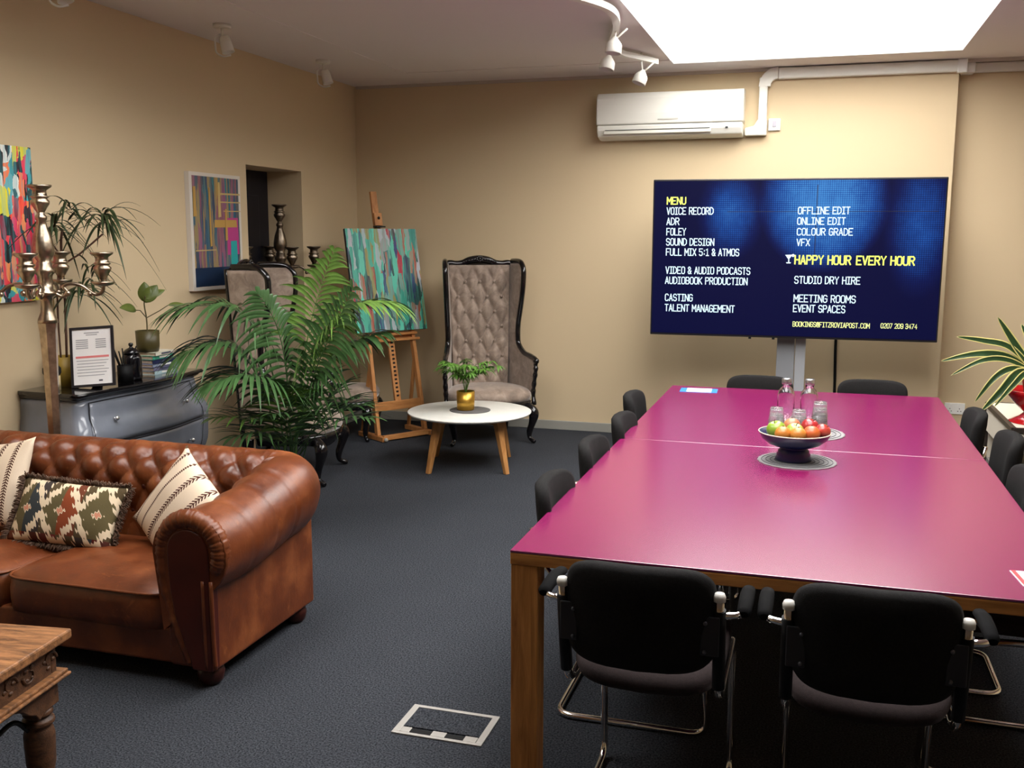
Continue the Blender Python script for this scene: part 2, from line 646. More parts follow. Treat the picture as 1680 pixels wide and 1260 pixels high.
def make_chair(posts=True):
    t = thing('meeting_chair', '', 'chair', (0, 0, 0), 0, 'meeting chairs around the magenta table')
    W = .2
    # chrome cantilever tube: post -> seat rail -> front leg -> floor runner -> rear crossbar
    pts = [(-W, -.035, .765), (-W, .0, .60), (-W, .045, .47), (-W, .52, .465), (-W, .56, .012), (-W, .03, .012), (W, .03, .012), (W, .56, .012), (W, .52, .465), (W, .045, .47), (W, .0, .60), (W, -.035, .765)]
    if not posts:
        pts[0:3] = [(-.15, -.075, .68), (-.15, -.05, .56), (-.17, .045, .47)]
        pts[-3:] = [(.17, .045, .47), (.15, -.05, .56), (.15, -.075, .68)]
    MB().tube(fillet(pts, .065, 6), .0115, 10).build('chrome_frame', M_chrome, t)
    # backrest: softly curved pad with round corners
    def pad(u, v, side):
        # superellipse disc in [-1,1]^2
        return u, v
    nx, nz, w2, z0, z1 = 18, 14, .195, .565, .84
    cz, hz = (z0 + z1) / 2, (z1 - z0) / 2
    m = MB()
    ring = []
    N = 48
    for k in range(N):
        a = 2 * PI * k / N
        c, s = math.cos(a), math.sin(a)
        e = .42
        ring.append((math.copysign(abs(c) ** e, c), math.copysign(abs(s) ** e, s)))
    def bp(x, z, d):
        y = -.01 - .10 * (z - .5) + .045 * (1 - (x / w2) ** 2) * -1 + d
        return Vector((x, y + .02, z))
    rings = []
    for q, d in ((.02, -.03), (.55, -.03), (.9, -.027), (.975, -.018), (1.0, 0), (.975, .016), (.9, .024), (.55, .03), (.02, .034)):
        rings.append([bp(cx * w2 * q, cz + sz * hz * q + (0), d) for cx, sz in ring])
    m.loft(rings)
    m.build('backrest', M_darkfab, t)
    # seat with turned-down rear edge
    m = MB()
    rings = []
    for q, d in ((.02, .0), (.8, 0), (.97, .008), (1, .025), (.97, .045), (.85, .056), (.02, .062)):
        rings.append([Vector((cx * .205 * q, .285 + sy * .245 * q, .488 + d - .03 * max(0, -sy * q - .6) + (.02 * (1 - (cx * q) ** 2) * -1))) for cx, sy in ring])
    m.loft(rings).build('seat', M_seatfab, t)
    for s in (-1, 1):
        if not posts:
            a_ = MB().loft([[Vector((s * .235 + .02 * math.cos(2 * PI * k / 12) * q, y, .655 + dz + .013 * math.sin(2 * PI * k / 12) * q)) for k in range(12)]
                            for y, q, dz in ((.06, .6, -.003), (.075, .95, 0), (.15, 1, .004), (.22, 1, .004), (.27, .85, -.004), (.28, .4, -.01))]).build('armrest', M_arm, t)
            MB().tube(fillet([(s * .2, .12, .475), (s * .235, .13, .56), (s * .235, .15, .645)], .04), .009, 8).build('arm_support', M_chrome, a_)
            continue
        slv = [(s * W, -.029, .738), (s * W, -.012, .66), (s * W, .003, .59), (s * W, .02, .52)]
        MB().tube(slv, .0165, 10).build('post_sleeve', M_bplast, t)
        MB().lathe([(.015, 0), (.0155, .012), (.012, .02), (.001, .022)], (s * W, -.036, .762), 14).build('post_cap', M_cap, t)
        m = MB().box((s * (W - .020), -.046, .675), (.046, .006, .1))
        pl = m.build('bracket', M_brk, t, bevel=.003)
        for zs in (.70, .628):
            MB().ball((s * (W - .032), -.050, zs + .008), .0055, 8).build('screw', M_screw, pl)
        arm = MB()
        arm.loft([[Vector((s * (W + .058) + .019 * math.cos(2 * PI * k / 12) * q, y, .728 + dz + .013 * math.sin(2 * PI * k / 12) * q)) for k in range(12)]
                  for y, q, dz in ((-.01, .6, -.003), (.005, .95, 0), (.06, 1, .003), (.13, 1, .003), (.19, .9, -.006), (.2, .4, -.012))])
        ar = arm.build('armrest', M_arm, t)
        MB().tube(fillet([(s * W, -.026, .722), (s * (W + .05), -.012, .722), (s * (W + .058), .08, .718), (s * (W + .05), .15, .716)], .03), .009, 8).build('arm_support', M_chrome, ar)
    return t


ch0 = make_chair()
ch1 = make_chair(False)
chairs = [
    ((-.393, 2.43), 0, 'charcoal fabric chair at near end of magenta table, left one beside the oak corner leg'),
    ((.172, 2.43), 0, 'charcoal fabric chair at near end of magenta table, right one further from the corner leg'),
    ((-.84, 3.40), -PI / 2, 'charcoal chair on left side of magenta table, nearest to the camera'),
    ((-.845, 4.09), -PI / 2, 'charcoal chair on left side of magenta table, second from the near end'),
    ((-.83, 4.72), -PI / 2, 'charcoal chair on left side of magenta table, second from the screen end'),
    ((-.905, 5.42), -PI / 2, 'charcoal chair on left side of magenta table, closest to the wall screen'),
    ((.93, 3.38), PI / 2, 'charcoal chair on right side of magenta table, nearest, mostly cut off by the picture edge'),
    ((.75, 4.02), PI / 2, 'charcoal chair on right side of magenta table, directly below the white cabinet in view'),
    ((.81, 4.76), PI / 2, 'charcoal chair on right side of magenta table, standing in front of the white cabinet'),
    ((.755, 5.38), PI / 2, 'charcoal chair on right side of magenta table, under the drooping variegated leaves'),
    ((-.315, 6.40), PI, 'charcoal chair at far end of magenta table, left of the screen column'),
    ((.36, 6.42), PI, 'charcoal chair at far end of magenta table, right of the black cable'),
]
for i, ((x, y), rz, lab) in enumerate(chairs):
    if i in (0, 2):
        o = (ch0, None, ch1)[i]
        o.location = (x, y, 0)
        o.rotation_euler = (0, 0, rz)
        o['label'] = lab
    else:
        o = dup(ch0 if i < 2 else ch1, (x, y, 0), rz, lab)
    o.scale = (1, 1, 1.035 if i < 2 else .98)
    if i >= 10:
        o.scale = (1.06, 1, .96)

# ================================================================== SCREEN ON ITS COLUMN STAND
tvz, tvw, tvh = 1.519, 2.052, 1.164
tv = thing('display_screen', 'large wall-sized display screen showing a white and yellow text menu on dark blue', 'screen', (-.178, 7.6, 0))
sc = thing('screen_stand', 'grey two-tone column stand carrying the large display screen', 'stand', (-.155, 7.76, 0))
tv.rotation_euler = (0, 0, .034)
tv.location = (-.178, 7.6, tvz)
tv.rotation_mode = 'XYZ'
tv.rotation_euler = (.016, .002, .034)
MB().box((0, .035, 0), (tvw, .07, tvh)).build('casing', pm('screen_bezel', S(30, 28, 32), .35), tv, bevel=.006)
def m_screen():
    t = NT('screen_picture')
    o = t.xyz()
    x, z = o[0], o[2]
    def blob(cx, cz, rx, rz_, p=1.6):
        a = t.math('POWER', t.math('ABSOLUTE', t.math('DIVIDE', t.math('SUBTRACT', x, cx), rx)), 2.0)
        b = t.math('POWER', t.math('ABSOLUTE', t.math('DIVIDE', t.math('SUBTRACT', z, cz), rz_)), 2.0)
        d = t.math('SUBTRACT', 1.0, t.math('ADD', a, b))
        return t.math('POWER', t.math('MAXIMUM', d, 0.0), p)
    g1 = blob(.20, .42, .46, .52, 1.0)
    g2 = blob(-.45, .33, .26, .36)
    g3 = blob(.86, .25, .26, .55)
    nz = t.noise(7, detail=5, rough=.7)
    f = t.math('ADD', t.math('ADD', g1, t.math('MULTIPLY', g2, .55)), t.math('MULTIPLY', g3, .45))
    f = t.math('MULTIPLY', f, t.math('ADD', .35, nz))
    gx = t.math('ABSOLUTE', t.math('SINE', t.math('MULTIPLY', x, 210.0)))
    gz = t.math('ABSOLUTE', t.math('SINE', t.math('MULTIPLY', z, 210.0)))
    grid = t.math('MULTIPLY', t.math('POWER', gx, .6), t.math('POWER', gz, .6))
    f = t.math('MULTIPLY', f, t.math('ADD', .45, t.math('MULTIPLY', grid, .75)))
    c = t.ramp(f, [(0, S(3, 6, 54)), (.12, S(10, 24, 84)), (.4, S(28, 82, 168)), (.8, S(74, 150, 225))])
    t.lk(c, t.b.inputs['Emission Color'])
    t.b.inputs['Emission Strength'].default_value = .9
    t.b.inputs['Base Color'].default_value = (.004, .004, .008, 1)
    t.b.inputs['Roughness'].default_value = .35
    t.b.inputs['Specular IOR Level'].default_value = .04
    return t.m
scr = MB().box((0, -.002, .002), (tvw - .022, .004, tvh - .03)).build('screen', m_screen(), tv)
mm = MB()
mm.box((.155, -.0045, .27), (.005, .001, .53)).box((.25, -.0045, .345), (1.45, .001, .004))
mm.build('video_wall_seam', pm('seam', S(6, 10, 40), .5), scr)
MB().box((-.28, -.004, -tvh / 2 - .004), (.02, .012, .014)).build('sensor', M_bplast, tv)
MB().box((-.11, -.004, -tvh / 2 - .004), (.02, .012, .014)).build('sensor', M_bplast, tv)
M_tw = pm('screen_white', (.2, .2, .2), .5, emit=S(196, 232, 246), es=1.15)
M_ty = pm('screen_yellow', (.2, .2, .1), .5, emit=S(226, 240, 70), es=1.1)
M_tl = pm('screen_pale_yellow', (.2, .2, .1), .5, emit=S(232, 240, 150), es=1.1)


# monoline lettering: each glyph is a set of strokes on a 4 x 6 grid
_O = '10,30,41,45,36,16,05,01,10'
GLYPH = {'A': ['00,26', '26,40', '11.8,31.8'], 'B': ['00,06,36,45,44,33,03', '33,42,41,30,00'], 'C': ['45,36,16,05,01,10,30,41'], 'D': ['00,06,26,44.5,41.5,20,00'],
         'E': ['40,00,06,46', '03,33'], 'F': ['00,06,46', '03,33'], 'G': ['45,36,16,05,01,10,30,41,43,23'], 'H': ['00,06', '40,46', '03,43'],
         'I': ['10,30', '16,36', '20,26'], 'K': ['00,06', '46,02.5', '13.3,40'], 'L': ['06,00,40'], 'M': ['00,06', '06,22.3', '22.3,46', '46,40'], 'N': ['00,06', '06,40', '40,46'], 'O': [_O],
         'P': ['00,06,36,45,44,33,03'], 'R': ['00,06,36,45,44,33,03', '23,40'], 'S': ['45,36,16,05,04,13,33,42,41,30,10,01'], 'T': ['20,26', '06,46'],
         'U': ['06,01,10,30,41,46'], 'V': ['06,20', '20,46'], 'X': ['00,46', '06,40'], 'Y': ['06,23,46', '23,20'], 'Z': ['06,46', '46,00', '00,40'],
         '&': ['40,05,16,26,35,34,02,01,10,20,42.5'], ':': ['21,21.7', '24,24.7'], '.': ['20,20.6'], '@': ['32,22,13,14,25,35,32,41,45,36,16,05,01,10,40'],
         '0': [_O], '1': ['15,26,20', '10,30'], '2': ['05,16,36,45,44,00,40'], '3': ['05,16,36,45,44,33,13', '33,42,41,30,10,01'], '4': ['30,36,02,42'],
         '5': ['46,06,03.5,33.5,42.5,41,30,10,01'], '7': ['06,46,10'], '9': ['01,10,30,41,45,36,16,05,03.5,12.5,42.5']}


def text_part(body, x0, x1, zb, cap, mat, parent, y=-.006, name='menu_line', weight=1.0):
    """flat stroke lettering from x0 to x1, baseline zb, cap height cap, in the parent's XZ plane."""
    adv, tot, cells = 5.5, 0, []
    for ch in body:
        if ch == ' ':
            tot += 3.2
            continue
        w_ = 4.6 if ch == 'M' else (2.2 if ch in ':.' else (3.2 if ch in 'I1' else 4.0))
        cells.append((ch, tot, w_))
        tot += w_ + 1.5
    tot -= 1.5
    kx, kz = (x1 - x0) / tot, cap / 6
    th = .43 * kz * weight
    m = MB()
    lay = 0
    for ch, ox, w_ in cells:
        for st_ in GLYPH[ch]:
            P = []
            for tok in st_.split(','):
                gx = float(tok[0])
                gz = float(tok[1:])
                if ch in 'I1:.':
                    gx = (gx - 1) / 2 * w_ if ch in 'I1' else w_ / 2
                else:
                    gx *= w_ / 4
                P.append(Vector((x0 + (ox + gx) * kx, 0, zb + gz * kz)))
            closed = (P[0] - P[-1]).length < 1e-6
            L, R_ = [], []
            n = len(P)
            for i in range(n):
                a = P[i] - P[i - 1] if i > 0 else (P[0] - P[n - 2] if closed else P[1] - P[0])
                c = P[i + 1] - P[i] if i < n - 1 else (P[1] - P[0] if closed else P[i] - P[i - 1])
                a, c = a.normalized(), c.normalized()
                t_ = (a + c)
                t_ = t_.normalized() if t_.length > .2 else a
                nn = Vector((-t_.z, 0, t_.x))
                k = min(1.35, 1 / max(.55, nn.dot(Vector((-a.z, 0, a.x)))))
                q = P[i]
                if not closed and i == 0:
                    q = q - c * th * .8
                if not closed and i == n - 1:
                    q = q + a * th * .8
                yy = Vector((0, y - (lay % 5) * .00008, 0))
                L.append(m.bm.verts.new(q + nn * th * k + yy))
                R_.append(m.bm.verts.new(q - nn * th * k + yy))
            for i in range(n - 1):
                m.face([R_[i], R_[i + 1], L[i + 1], L[i]])
            lay += 1
    return m.build(name, mat, parent)


def scr_xy(px, py):
    """menu layout grid (0-1640 by 0-915) to metres on the screen."""
    u, v = .5, .5
    for _ in range(12):
        v = (py - lerp(52, 30, u)) / lerp(816, 885, u)
        u = (px - lerp(75, 50, v)) / lerp(1562, 1530, v)
    return (u - .5) * tvw, (.5 - v) * tvh


LINES = [('MENU', 152, 255, 161, 35, 1), ('VOICE RECORD', 150, 408, 214, 35, 0), ('ADR', 149, 217, 268, 35, 0), ('FOLEY', 148, 254, 322, 35, 0),
         ('SOUND DESIGN', 146, 411, 375, 35, 0), ('FULL MIX 5:1 & ATMOS', 145, 548, 428, 35, 0), ('VIDEO & AUDIO PODCASTS', 142, 608, 524, 35, 0),
         ('AUDIOBOOK PRODUCTION', 139, 593, 578, 35, 0), ('CASTING', 138, 290, 669, 35, 0), ('TALENT MANAGEMENT', 136, 522, 724, 35, 0),
         ('OFFLINE EDIT', 868, 1137, 209, 35, 0), ('ONLINE EDIT', 864, 1113, 264, 35, 0), ('COLOUR GRADE', 862, 1151, 320, 35, 0), ('VFX', 860, 927, 376, 35, 0),
         ('HAPPY HOUR', 850, 1140, 468, 44, 1), ('EVERY HOUR', 1172, 1464, 471, 44, 1), ('STUDIO DRY HIRE', 848, 1189, 575, 37, 0),
         ('MEETING ROOMS', 844, 1165, 674, 37, 0), ('EVENT SPACES', 841, 1111, 728, 37, 0),
         ('BOOKINGS@FITZROVIAPOST.COM', 838, 1238, 813, 25, 2), ('0207 209 3474', 1296, 1478, 822, 25, 2)]
for body, a, b, yc, cap, col in LINES:
    x0, z0 = scr_xy(a, yc + cap / 2)
    x1, _ = scr_xy(b, yc + cap / 2)
    _, zt = scr_xy(a, yc - cap / 2)
    text_part(body, x0, x1, z0, zt - z0, (M_tw, M_ty, M_tl)[col], scr, weight=(1.0, 1.25, 1.0)[col])
x0, z0 = scr_xy(820, 463)
icon = MB()
for poly in ([(-.03, .028), (.022, .03), (0, -.002), (-.008, -.002)], [(-.007, .0), (.001, .0), (.001, -.026), (-.007, -.026)], [(-.022, -.026), (.014, -.026), (.01, -.034), (-.018, -.034)]):
    icon.prism(poly, lambda a, b, t: Vector((x0 + a, t, z0 + b)), -.0055, -.0065)
icon.lathe([(.011, -.0004), (.011, .0004)], (0, 0, 0), 12)
for v in icon.bm.verts[-24:]:
    v.co = Vector((x0 + .026 + v.co.x, -.006 + v.co.z, z0 + .024 + v.co.y))
icon.build('cocktail_icon', M_tw, scr)

M_col1 = pm('stand_grey', S(150, 152, 156), .4, metal=.3)
M_col2 = pm('stand_light_grey', S(178, 180, 184), .4, metal=.3)
MB().box((-.045, .0, .62), (.13, .06, 1.2)).build('column', M_col1, sc, bevel=.004)
MB().box((.062, 0, .62), (.075, .05, 1.2)).build('column_cover', M_col2, sc, bevel=.004)
MB().box((0, -.02, .015), (.8, .5, .03)).build('base_plate', M_col1, sc, bevel=.006)
MB().box((0, -.035, 1.35), (.5, .04, .4)).build('mount', M_black, sc, bevel=.004)
cb = MB().tube(smooth_path([(.17, YB - .012, 1.1), (.17, YB - .012, .8), (.178, YB - .012, .5), (.18, YB - .012, .14), (.16, YB - .03, .03), (.0, YB - .12, .012)], 6), .011, 8).build('cable', M_bplast)
tag(cb, 'thick black cable running down the beige wall below the screen', 'cable')

# ================================================================== AIR CONDITIONER, TRUNKING, SWITCH
ac = thing('air_conditioner', 'long white wall-mounted air conditioning unit above the screen', 'air conditioner', (-1.19, YB, 2.66))
prof = [(0, .17), (-.05, .18), (-.17, .165), (-.2, .12), (-.205, .0), (-.20, -.085)]
W2 = .585
f3 = lambda a, b, t: Vector((t, a, b))
MB().prism(prof + [(0, -.085)], f3, -W2, W2).build('front_panel', M_plastic, ac, bevel=.012, bseg=3)
prof = [(0, -.088), (-.195, -.088), (-.19, -.13), (-.165, -.175), (-.08, -.195), (0, -.195)]
body = MB().prism(prof, f3, -W2 + .005, W2 - .005).build('lower_body', M_plastic, ac, bevel=.01)
rt = Matrix.Rotation(math.radians(-32), 3, 'X')
MB().box((-.09, -.1865, -.134), (.86, .012, .06), rt).build('louvre', pm('louvre_white', S(206, 204, 192), .35), ac, bevel=.004)
MB().box((-.09, -.196, -.128), (.84, .004, .004), rt).build('louvre_slot', M_black, ac)
MB().box((-.09, -.186, -.148), (.84, .006, .004), rt).build('louvre_slot', M_black, ac)
MB().box((.46, -.19, -.128), (.02, .006, .014)).build('indicator', M_black, ac)
MB().box((0, -.2065, -.05), (.16, .001, .01)).build('name_strip', pm('grey_print', S(190, 188, 178), .5), ac)

tr = thing('pipe_trunking', 'white plastic pipe trunking running from the air conditioner up and along the wall top', 'trunking', (0, YB, 0))
sec = lambda x, z, n: None
pts = [(-.468, -.03, 2.50), (-.468, -.03, 2.955), (.985, -.03, 2.945)]
m = MB()
m.box((-.468, -.03, 2.74), (.066, .058, .36))
m.build('vertical_duct', M_plastic, tr, bevel=.008)
MB().box((.29, -.03, 2.945), (1.30, .058, .085)).build('horizontal_duct', M_plastic, tr, bevel=.008)
m = MB()
rings = []
for k in range(9):
    a = PI - (PI / 2) * k / 8
    cx, cz, R = -.36, 2.85, .1
    c = Vector((cx + R * math.cos(a), -.031, cz + R * math.sin(a)))
    d = Vector((math.cos(a), 0, math.sin(a)))
    rings.append([c - d * .044 + Vector((0, -.032, 0)), c + d * .044 + Vector((0, -.032, 0)), c + d * .044 + Vector((0, .031, 0)), c - d * .044 + Vector((0, .031, 0))])
m.loft(rings, smooth=False)
m.build('elbow', M_plastic, tr)
MB().box((.965, -.028, 2.945), (.07, .066, .1)).box((1.02, .1, 2.945), (.09, .15, .08)).build('corner_joint', M_white, tr, bevel=.008)
MB().box((2.2, .14, 2.95), (2.4, .05, .07)).build('alcove_duct', M_plastic, tr, bevel=.008)
m = MB().prism([(-.60, 2.475), (-.43, 2.475), (-.43, 2.6), (-.50, 2.6), (-.53, 2.55), (-.60, 2.535)], lambda a, b, t: Vector((a, t, b)), -.075, 0)
m.build('wall_outlet_cover', M_plastic, tr, bevel=.01)
sw = thing('isolator_switch', 'small white square isolator switch on the wall beside the trunking', 'switch', (-.375, YB, 2.56))
MB().box((0, -.012, 0), (.092, .024, .092)).build('plate', M_white, sw, bevel=.004)
MB().box((0, -.027, .004), (.03, .008, .045)).build('rocker', pm('switch_grey', S(170, 165, 175), .4), sw, bevel=.002)
so = thing('socket_plate', 'white double power socket low on the alcove wall behind the table', 'socket', (1.1, YB + .17, .33))
MB().box((0, -.006, 0), (.15, .012, .09)).build('plate', M_white, so, bevel=.003)
m = MB()
for q in (-.035, .035):
    for dx, dz in ((0, .012), (-.011, -.008), (.011, -.008)):
        m.box((q + dx, -.0125, dz - .012), (.006, .002, .007))
m.build('pin_holes', M_black, so)
for q in (-.03, .03):
    MB().box((q, -.014, .028), (.014, .006, .016)).build('rocker', M_white, so)

# ================================================================== CHESTERFIELD SOFA
SW = 1.92
sofa = thing('chesterfield_sofa', 'worn brown leather chesterfield sofa with buttoned back and rolled arms', 'sofa', (-2.07, 3.0, 0), 0)
RC, RR = .52, .158           # roll centre height and radius
YBK = .75                    # centre line of the back roll


def u_path(n_arm=40, n_cor=16, n_back=110, y_start=.0):
    r = .10
    L = []
    for i in range(n_arm):
        L.append((Vector((-.08, lerp(y_start, YBK - r, i / n_arm))), Vector((1, 0))))
    for i in range(n_cor):
        a = PI / 2 * i / n_cor
        L.append((Vector((-.08 - r + r * math.cos(a), YBK - r + r * math.sin(a))), Vector((math.cos(a), math.sin(a)))))
    for i in range(n_back):
        L.append((Vector((lerp(-.08 - r, -SW + .08 + r, i / n_back), YBK)), Vector((0, 1))))
    for i in range(n_cor):
        a = PI / 2 + PI / 2 * i / n_cor
        L.append((Vector((-SW + .08 + r + r * math.cos(a), YBK - r + r * math.sin(a))), Vector((math.cos(a), math.sin(a)))))
    for i in range(n_arm + 1):
        L.append((Vector((-SW + .08, lerp(YBK - r, y_start, i / n_arm))), Vector((-1, 0))))
    return L


def sofa_prof(n1=18, n2=34):
    P = []
    for i in range(n1):
        t = i / n1
        P.append((-.125 - .033 * t, lerp(.22, RC, t), -1.0, 0.0))
    for i in range(n2 + 1):
        a = PI - (PI + 1.15) * i / n2
        P.append((RR * math.cos(a), RC + RR * math.sin(a), math.cos(a), math.sin(a)))
    return P


path = u_path()
prof = sofa_prof()
arc = [0]
for a, b in zip(prof, prof[1:]):
    arc.append(arc[-1] + math.hypot(b[0] - a[0], b[1] - a[1]))
pl = [0]
for a, b in zip(path, path[1:]):
    pl.append(pl[-1] + (b[0] - a[0]).length)
DU, DV = .142, .20
i_top = .30 + RR * PI / 2          # arc length at the crown of the roll
back0, back1 = pl[52], pl[-53]
btn = []


def sofa_pt(i, j, amp=.040):
    (c, o), (po, pz, nx, nz) = path[i], prof[j]
    s, v = pl[i], arc[j]
    wt = max(0, min(1, (i_top + .07 - v) / .14))
    is_back = 44 <= i <= len(path) - 45
    if not is_back:
        wt *= max(0, min(1, (i_top - .02 - v) / .1))
        edge = min(pl[i], pl[-1] - pl[i])
        wt *= max(0, min(1, (edge - .08) / .12))
    h = tuft((s - pl[-1] / 2) / (DU / 2), (v - .18) / (DV / 2))
    d = -amp * wt * (1 - h)
    # creases that run over the crown of the back roll
    if is_back and v > i_top - .12:
        k = abs(math.sin(PI * (s - pl[-1] / 2) / DU + PI / 2))
        ww = max(0, 1 - abs(v - (i_top - .02)) / .14)
        d -= .010 * ww * (1 - k) ** 6
    # stitched seams round the smooth arm roll
    if not is_back and v > i_top - .15:
        for q in (.20, .37, .52):
            dd = abs(min(pl[i], pl[-1] - pl[i]) - q)
            d -= .005 * math.exp(-(dd / .007) ** 2)
        # gathered pleats near the front rim
        e = min(pl[i], pl[-1] - pl[i])
        d -= .004 * max(0, 1 - e / .1) * (math.sin(v * 160) * .5 + .5)
    d += .004 * (mnoise.noise(Vector((s * 6, v * 6, 1.3))))
    off = po + nx * d
    k = max(0, min(1, (c.y - .2) / (YBK - .2)))
    z = pz + nz * d
    z += .075 * k * k * (3 - 2 * k) * max(0, min(1, (z - .22) / .25))
    return Vector((c.x + o.x * off, c.y + o.y * off, z))


m = MB()
V = [[m.bm.verts.new(sofa_pt(i, j)) for j in range(len(prof))] for i in range(len(path))]
for i in range(len(path) - 1):
    for j in range(len(prof) - 1):
        m.face([V[i][j], V[i + 1][j], V[i + 1][j + 1], V[i][j + 1]], True)
m.face(V[0])
m.face(list(reversed(V[-1])))
m.build('rolled_upholstery', M_leather, sofa)
# buttons sunk at the lattice points of the back
bm0 = None
kk = 0
for row in (0, 1):
    for n in range(-9, 10):
        s = pl[-1] / 2 + (n + (.5 if row else 0)) * DU
        v = .18 + row * DV / 2 + (0.0)
        if not (back0 - .05 < s < back1 + .05):
            continue
        i = min(range(len(pl)), key=lambda q: abs(pl[q] - s))
        j = min(range(len(arc)), key=lambda q: abs(arc[q] - v))
        p = sofa_pt(i, j)
        o = path[i][1]
        p = p + Vector((o.x, o.y, 0)) * prof[j][2] * .004
        if bm0 is None:
            bm0 = MB().ball((0, 0, 0), .011, 10, (1, .7, 1)).build('button', M_dleather, sofa, loc=p)
        else:
            c = bm0.copy()
            C.objects.link(c)
            c.location = p
            kk += 1
# arms' outer side panels, back panel, base rail
def slab(name, x0, x1, y0, y1, z0, z1, mat=M_leather, bv=.012):
    return MB().box(((x0 + x1) / 2, (y0 + y1) / 2, (z0 + z1) / 2), (x1 - x0, y1 - y0, z1 - z0)).build(name, mat, sofa, bevel=bv, bseg=3)
slab('arm_body', -.20, .0, .02, YBK + .03, .075, .46)
slab('arm_body', -SW, -SW + .20, .02, YBK + .03, .075, .46)
slab('back_body', -SW + .19, -.19, YBK - .12, YBK + .03, .075, .46)
slab('front_rail', -SW + .16, -.14, .03, .11, .075, .215)
slab('seat_deck', -SW + .19, -.19, .10, YBK - .11, .12, .205, M_dleather)
# front scroll panels with gathered border
for s in (1, -1):
    fx = (lambda x: x) if s > 0 else (lambda x: -SW - x)
    out = []
    for k in range(17):
        a = PI * k / 16
        out.append((-.085 + .088 * math.cos(a), RC + .012 + .088 * math.sin(a)))
    left = [(-.172, .46), (-.166, .38), (-.15, .28), (-.118, .18), (-.094, .12), (-.085, .08)]
    poly = out + left + [(-.0, .08), (.002, .3), (.003, .46)]
    MB().prism(poly, lambda a, b, t: Vector((fx(a), t, b)), -.006, .05).build('scroll_panel', M_dleather, sofa, bevel=.006, bseg=3)
    bp = [(-.055, .08), (-.10, .10), (-.125, .16), (-.165, .27), (-.195, .38), (-.205, .47)]
    for k in range(15):
        a = PI - (PI + .75) * k / 14
        bp.append((-.082 + .122 * math.cos(a), RC + .012 + .122 * math.sin(a)))
    bp = bp[1:]
    pth = smooth_path([(fx(a), .022, b) for a, b in bp], 6)
    rr = []
    for k in range(len(pth)):
        t = k / (len(pth) - 1)
        base = lerp(.022, .036, min(1, t * 2.2)) * (1 - .45 * max(0, (t - .93) / .07))
        rr.append(base + .0022 * math.sin(k * 2.3) + .0012 * math.sin(k * 1.1 + 1))
    MB().tube(pth, rr, 14).build('gathered_border', M_leather, sofa)
    for q in (.012, -.022):
        MB().tube(smooth_path([(fx(q), .0, .09), (fx(q - .002), -.004, .25), (fx(q - .004), -.002, .43)], 5), [.008, .0085, .008] + [.008] * 8, 8).build('edge_piping', M_leather, sofa)
# two seat cushions with piped edges
cw = (SW - .40) / 2
for k in range(2):
    x1 = -.20 - k * cw
    x0 = x1 - cw
    def cush(u, v):
        return u, v
    m = MB()
    n = 26
    rings = []
    E2 = []
    for q in range(64):
        a = 2 * PI * q / 64
        c, s = math.cos(a), math.sin(a)
        e = .22
        E2.append((math.copysign(abs(c) ** e, c), math.copysign(abs(s) ** e, s)))
    def cp(ex, ey, q, z):
        x = lerp(x0 + .004, x1 - .004, .5 + ex * q / 2)
        y = lerp(.0, YBK - .14, .5 + ey * q / 2)
        return Vector((x, y, z))
    for q, z in ((.3, .20), (.9, .20), (.985, .208), (1.0, .25), (1.0, .30), (.985, .345), (.96, .352), (.9, .362), (.75, .378), (.5, .39), (.25, .395), (.02, .396)):
        ring = []
        for ex, ey in E2:
            p = cp(ex, ey, q, z)
            nzv = mnoise.noise(Vector((p.x * 5, p.y * 5, z * 5 + k))) * .007 + mnoise.noise(Vector((p.x * 16, p.y * 16, z * 16))) * .003
            p.z += nzv * (1 if z > .25 else 0)
            p.y += nzv * (1 if q > .98 else 0)
            ring.append(p)
        rings.append(ring)
    m.loft(rings)
    co = m.build('seat_cushion', M_leather, sofa)
    MB().tube([cp(ex, ey, .993, .348) for ex, ey in E2], .0055, 8, loop=True).build('piping', M_leather, co)
M_bun = wood('dark_bun_wood', S(38, 14, 10), S(66, 26, 18), .35)
for x, y in ((-.06, .075), (-.06, YBK - .04), (-SW + .06, .075), (-SW + .06, YBK - .04)):
    MB().lathe([(.03, .078), (.046, .07), (.052, .045), (.046, .018), (.034, 0)], (x, y, 0), 18).build('bun_foot', M_bun, sofa)

# ================================================================== CUSHIONS ON THE SOFA
def m_stripe():
    t = NT('cream_stitched_cotton')
    o = t.xyz()
    x, z = o[0], o[2]
    base = t.mix(t.math('MULTIPLY', t.noise(300, detail=2), .35), S(226, 206, 182), S(196, 174, 150))
    mask = None
    for cx, wd, f in ((-.17, .008, 90), (-.105, .006, 120), (-.03, .014, 75), (.07, .014, 75), (.145, .011, 80)):
        d = t.math('ABSOLUTE', t.math('SUBTRACT', x, cx))
        inside = t.math('LESS_THAN', d, wd)
        ph = t.math('ADD', t.math('MULTIPLY', z, f * 6.28 / 1.0), t.math('MULTIPLY', d, 420.0))
        her = t.math('GREATER_THAN', t.math('SINE', ph), -.1)
        k = t.math('MULTIPLY', inside, her)
        core = t.math('LESS_THAN', d, .0016)
        k = t.math('MAXIMUM', k, core)
        mask = k if mask is None else t.math('MAXIMUM', mask, k)
    t.lk(t.mix(mask, base, S(78, 44, 36)), t.b.inputs['Base Color'])
    t.b.inputs['Roughness'].default_value = .9
    t.b.inputs['Specular IOR Level'].default_value = .2
    t.bump(t.noise(400, detail=2), .3, .003)
    return t.m


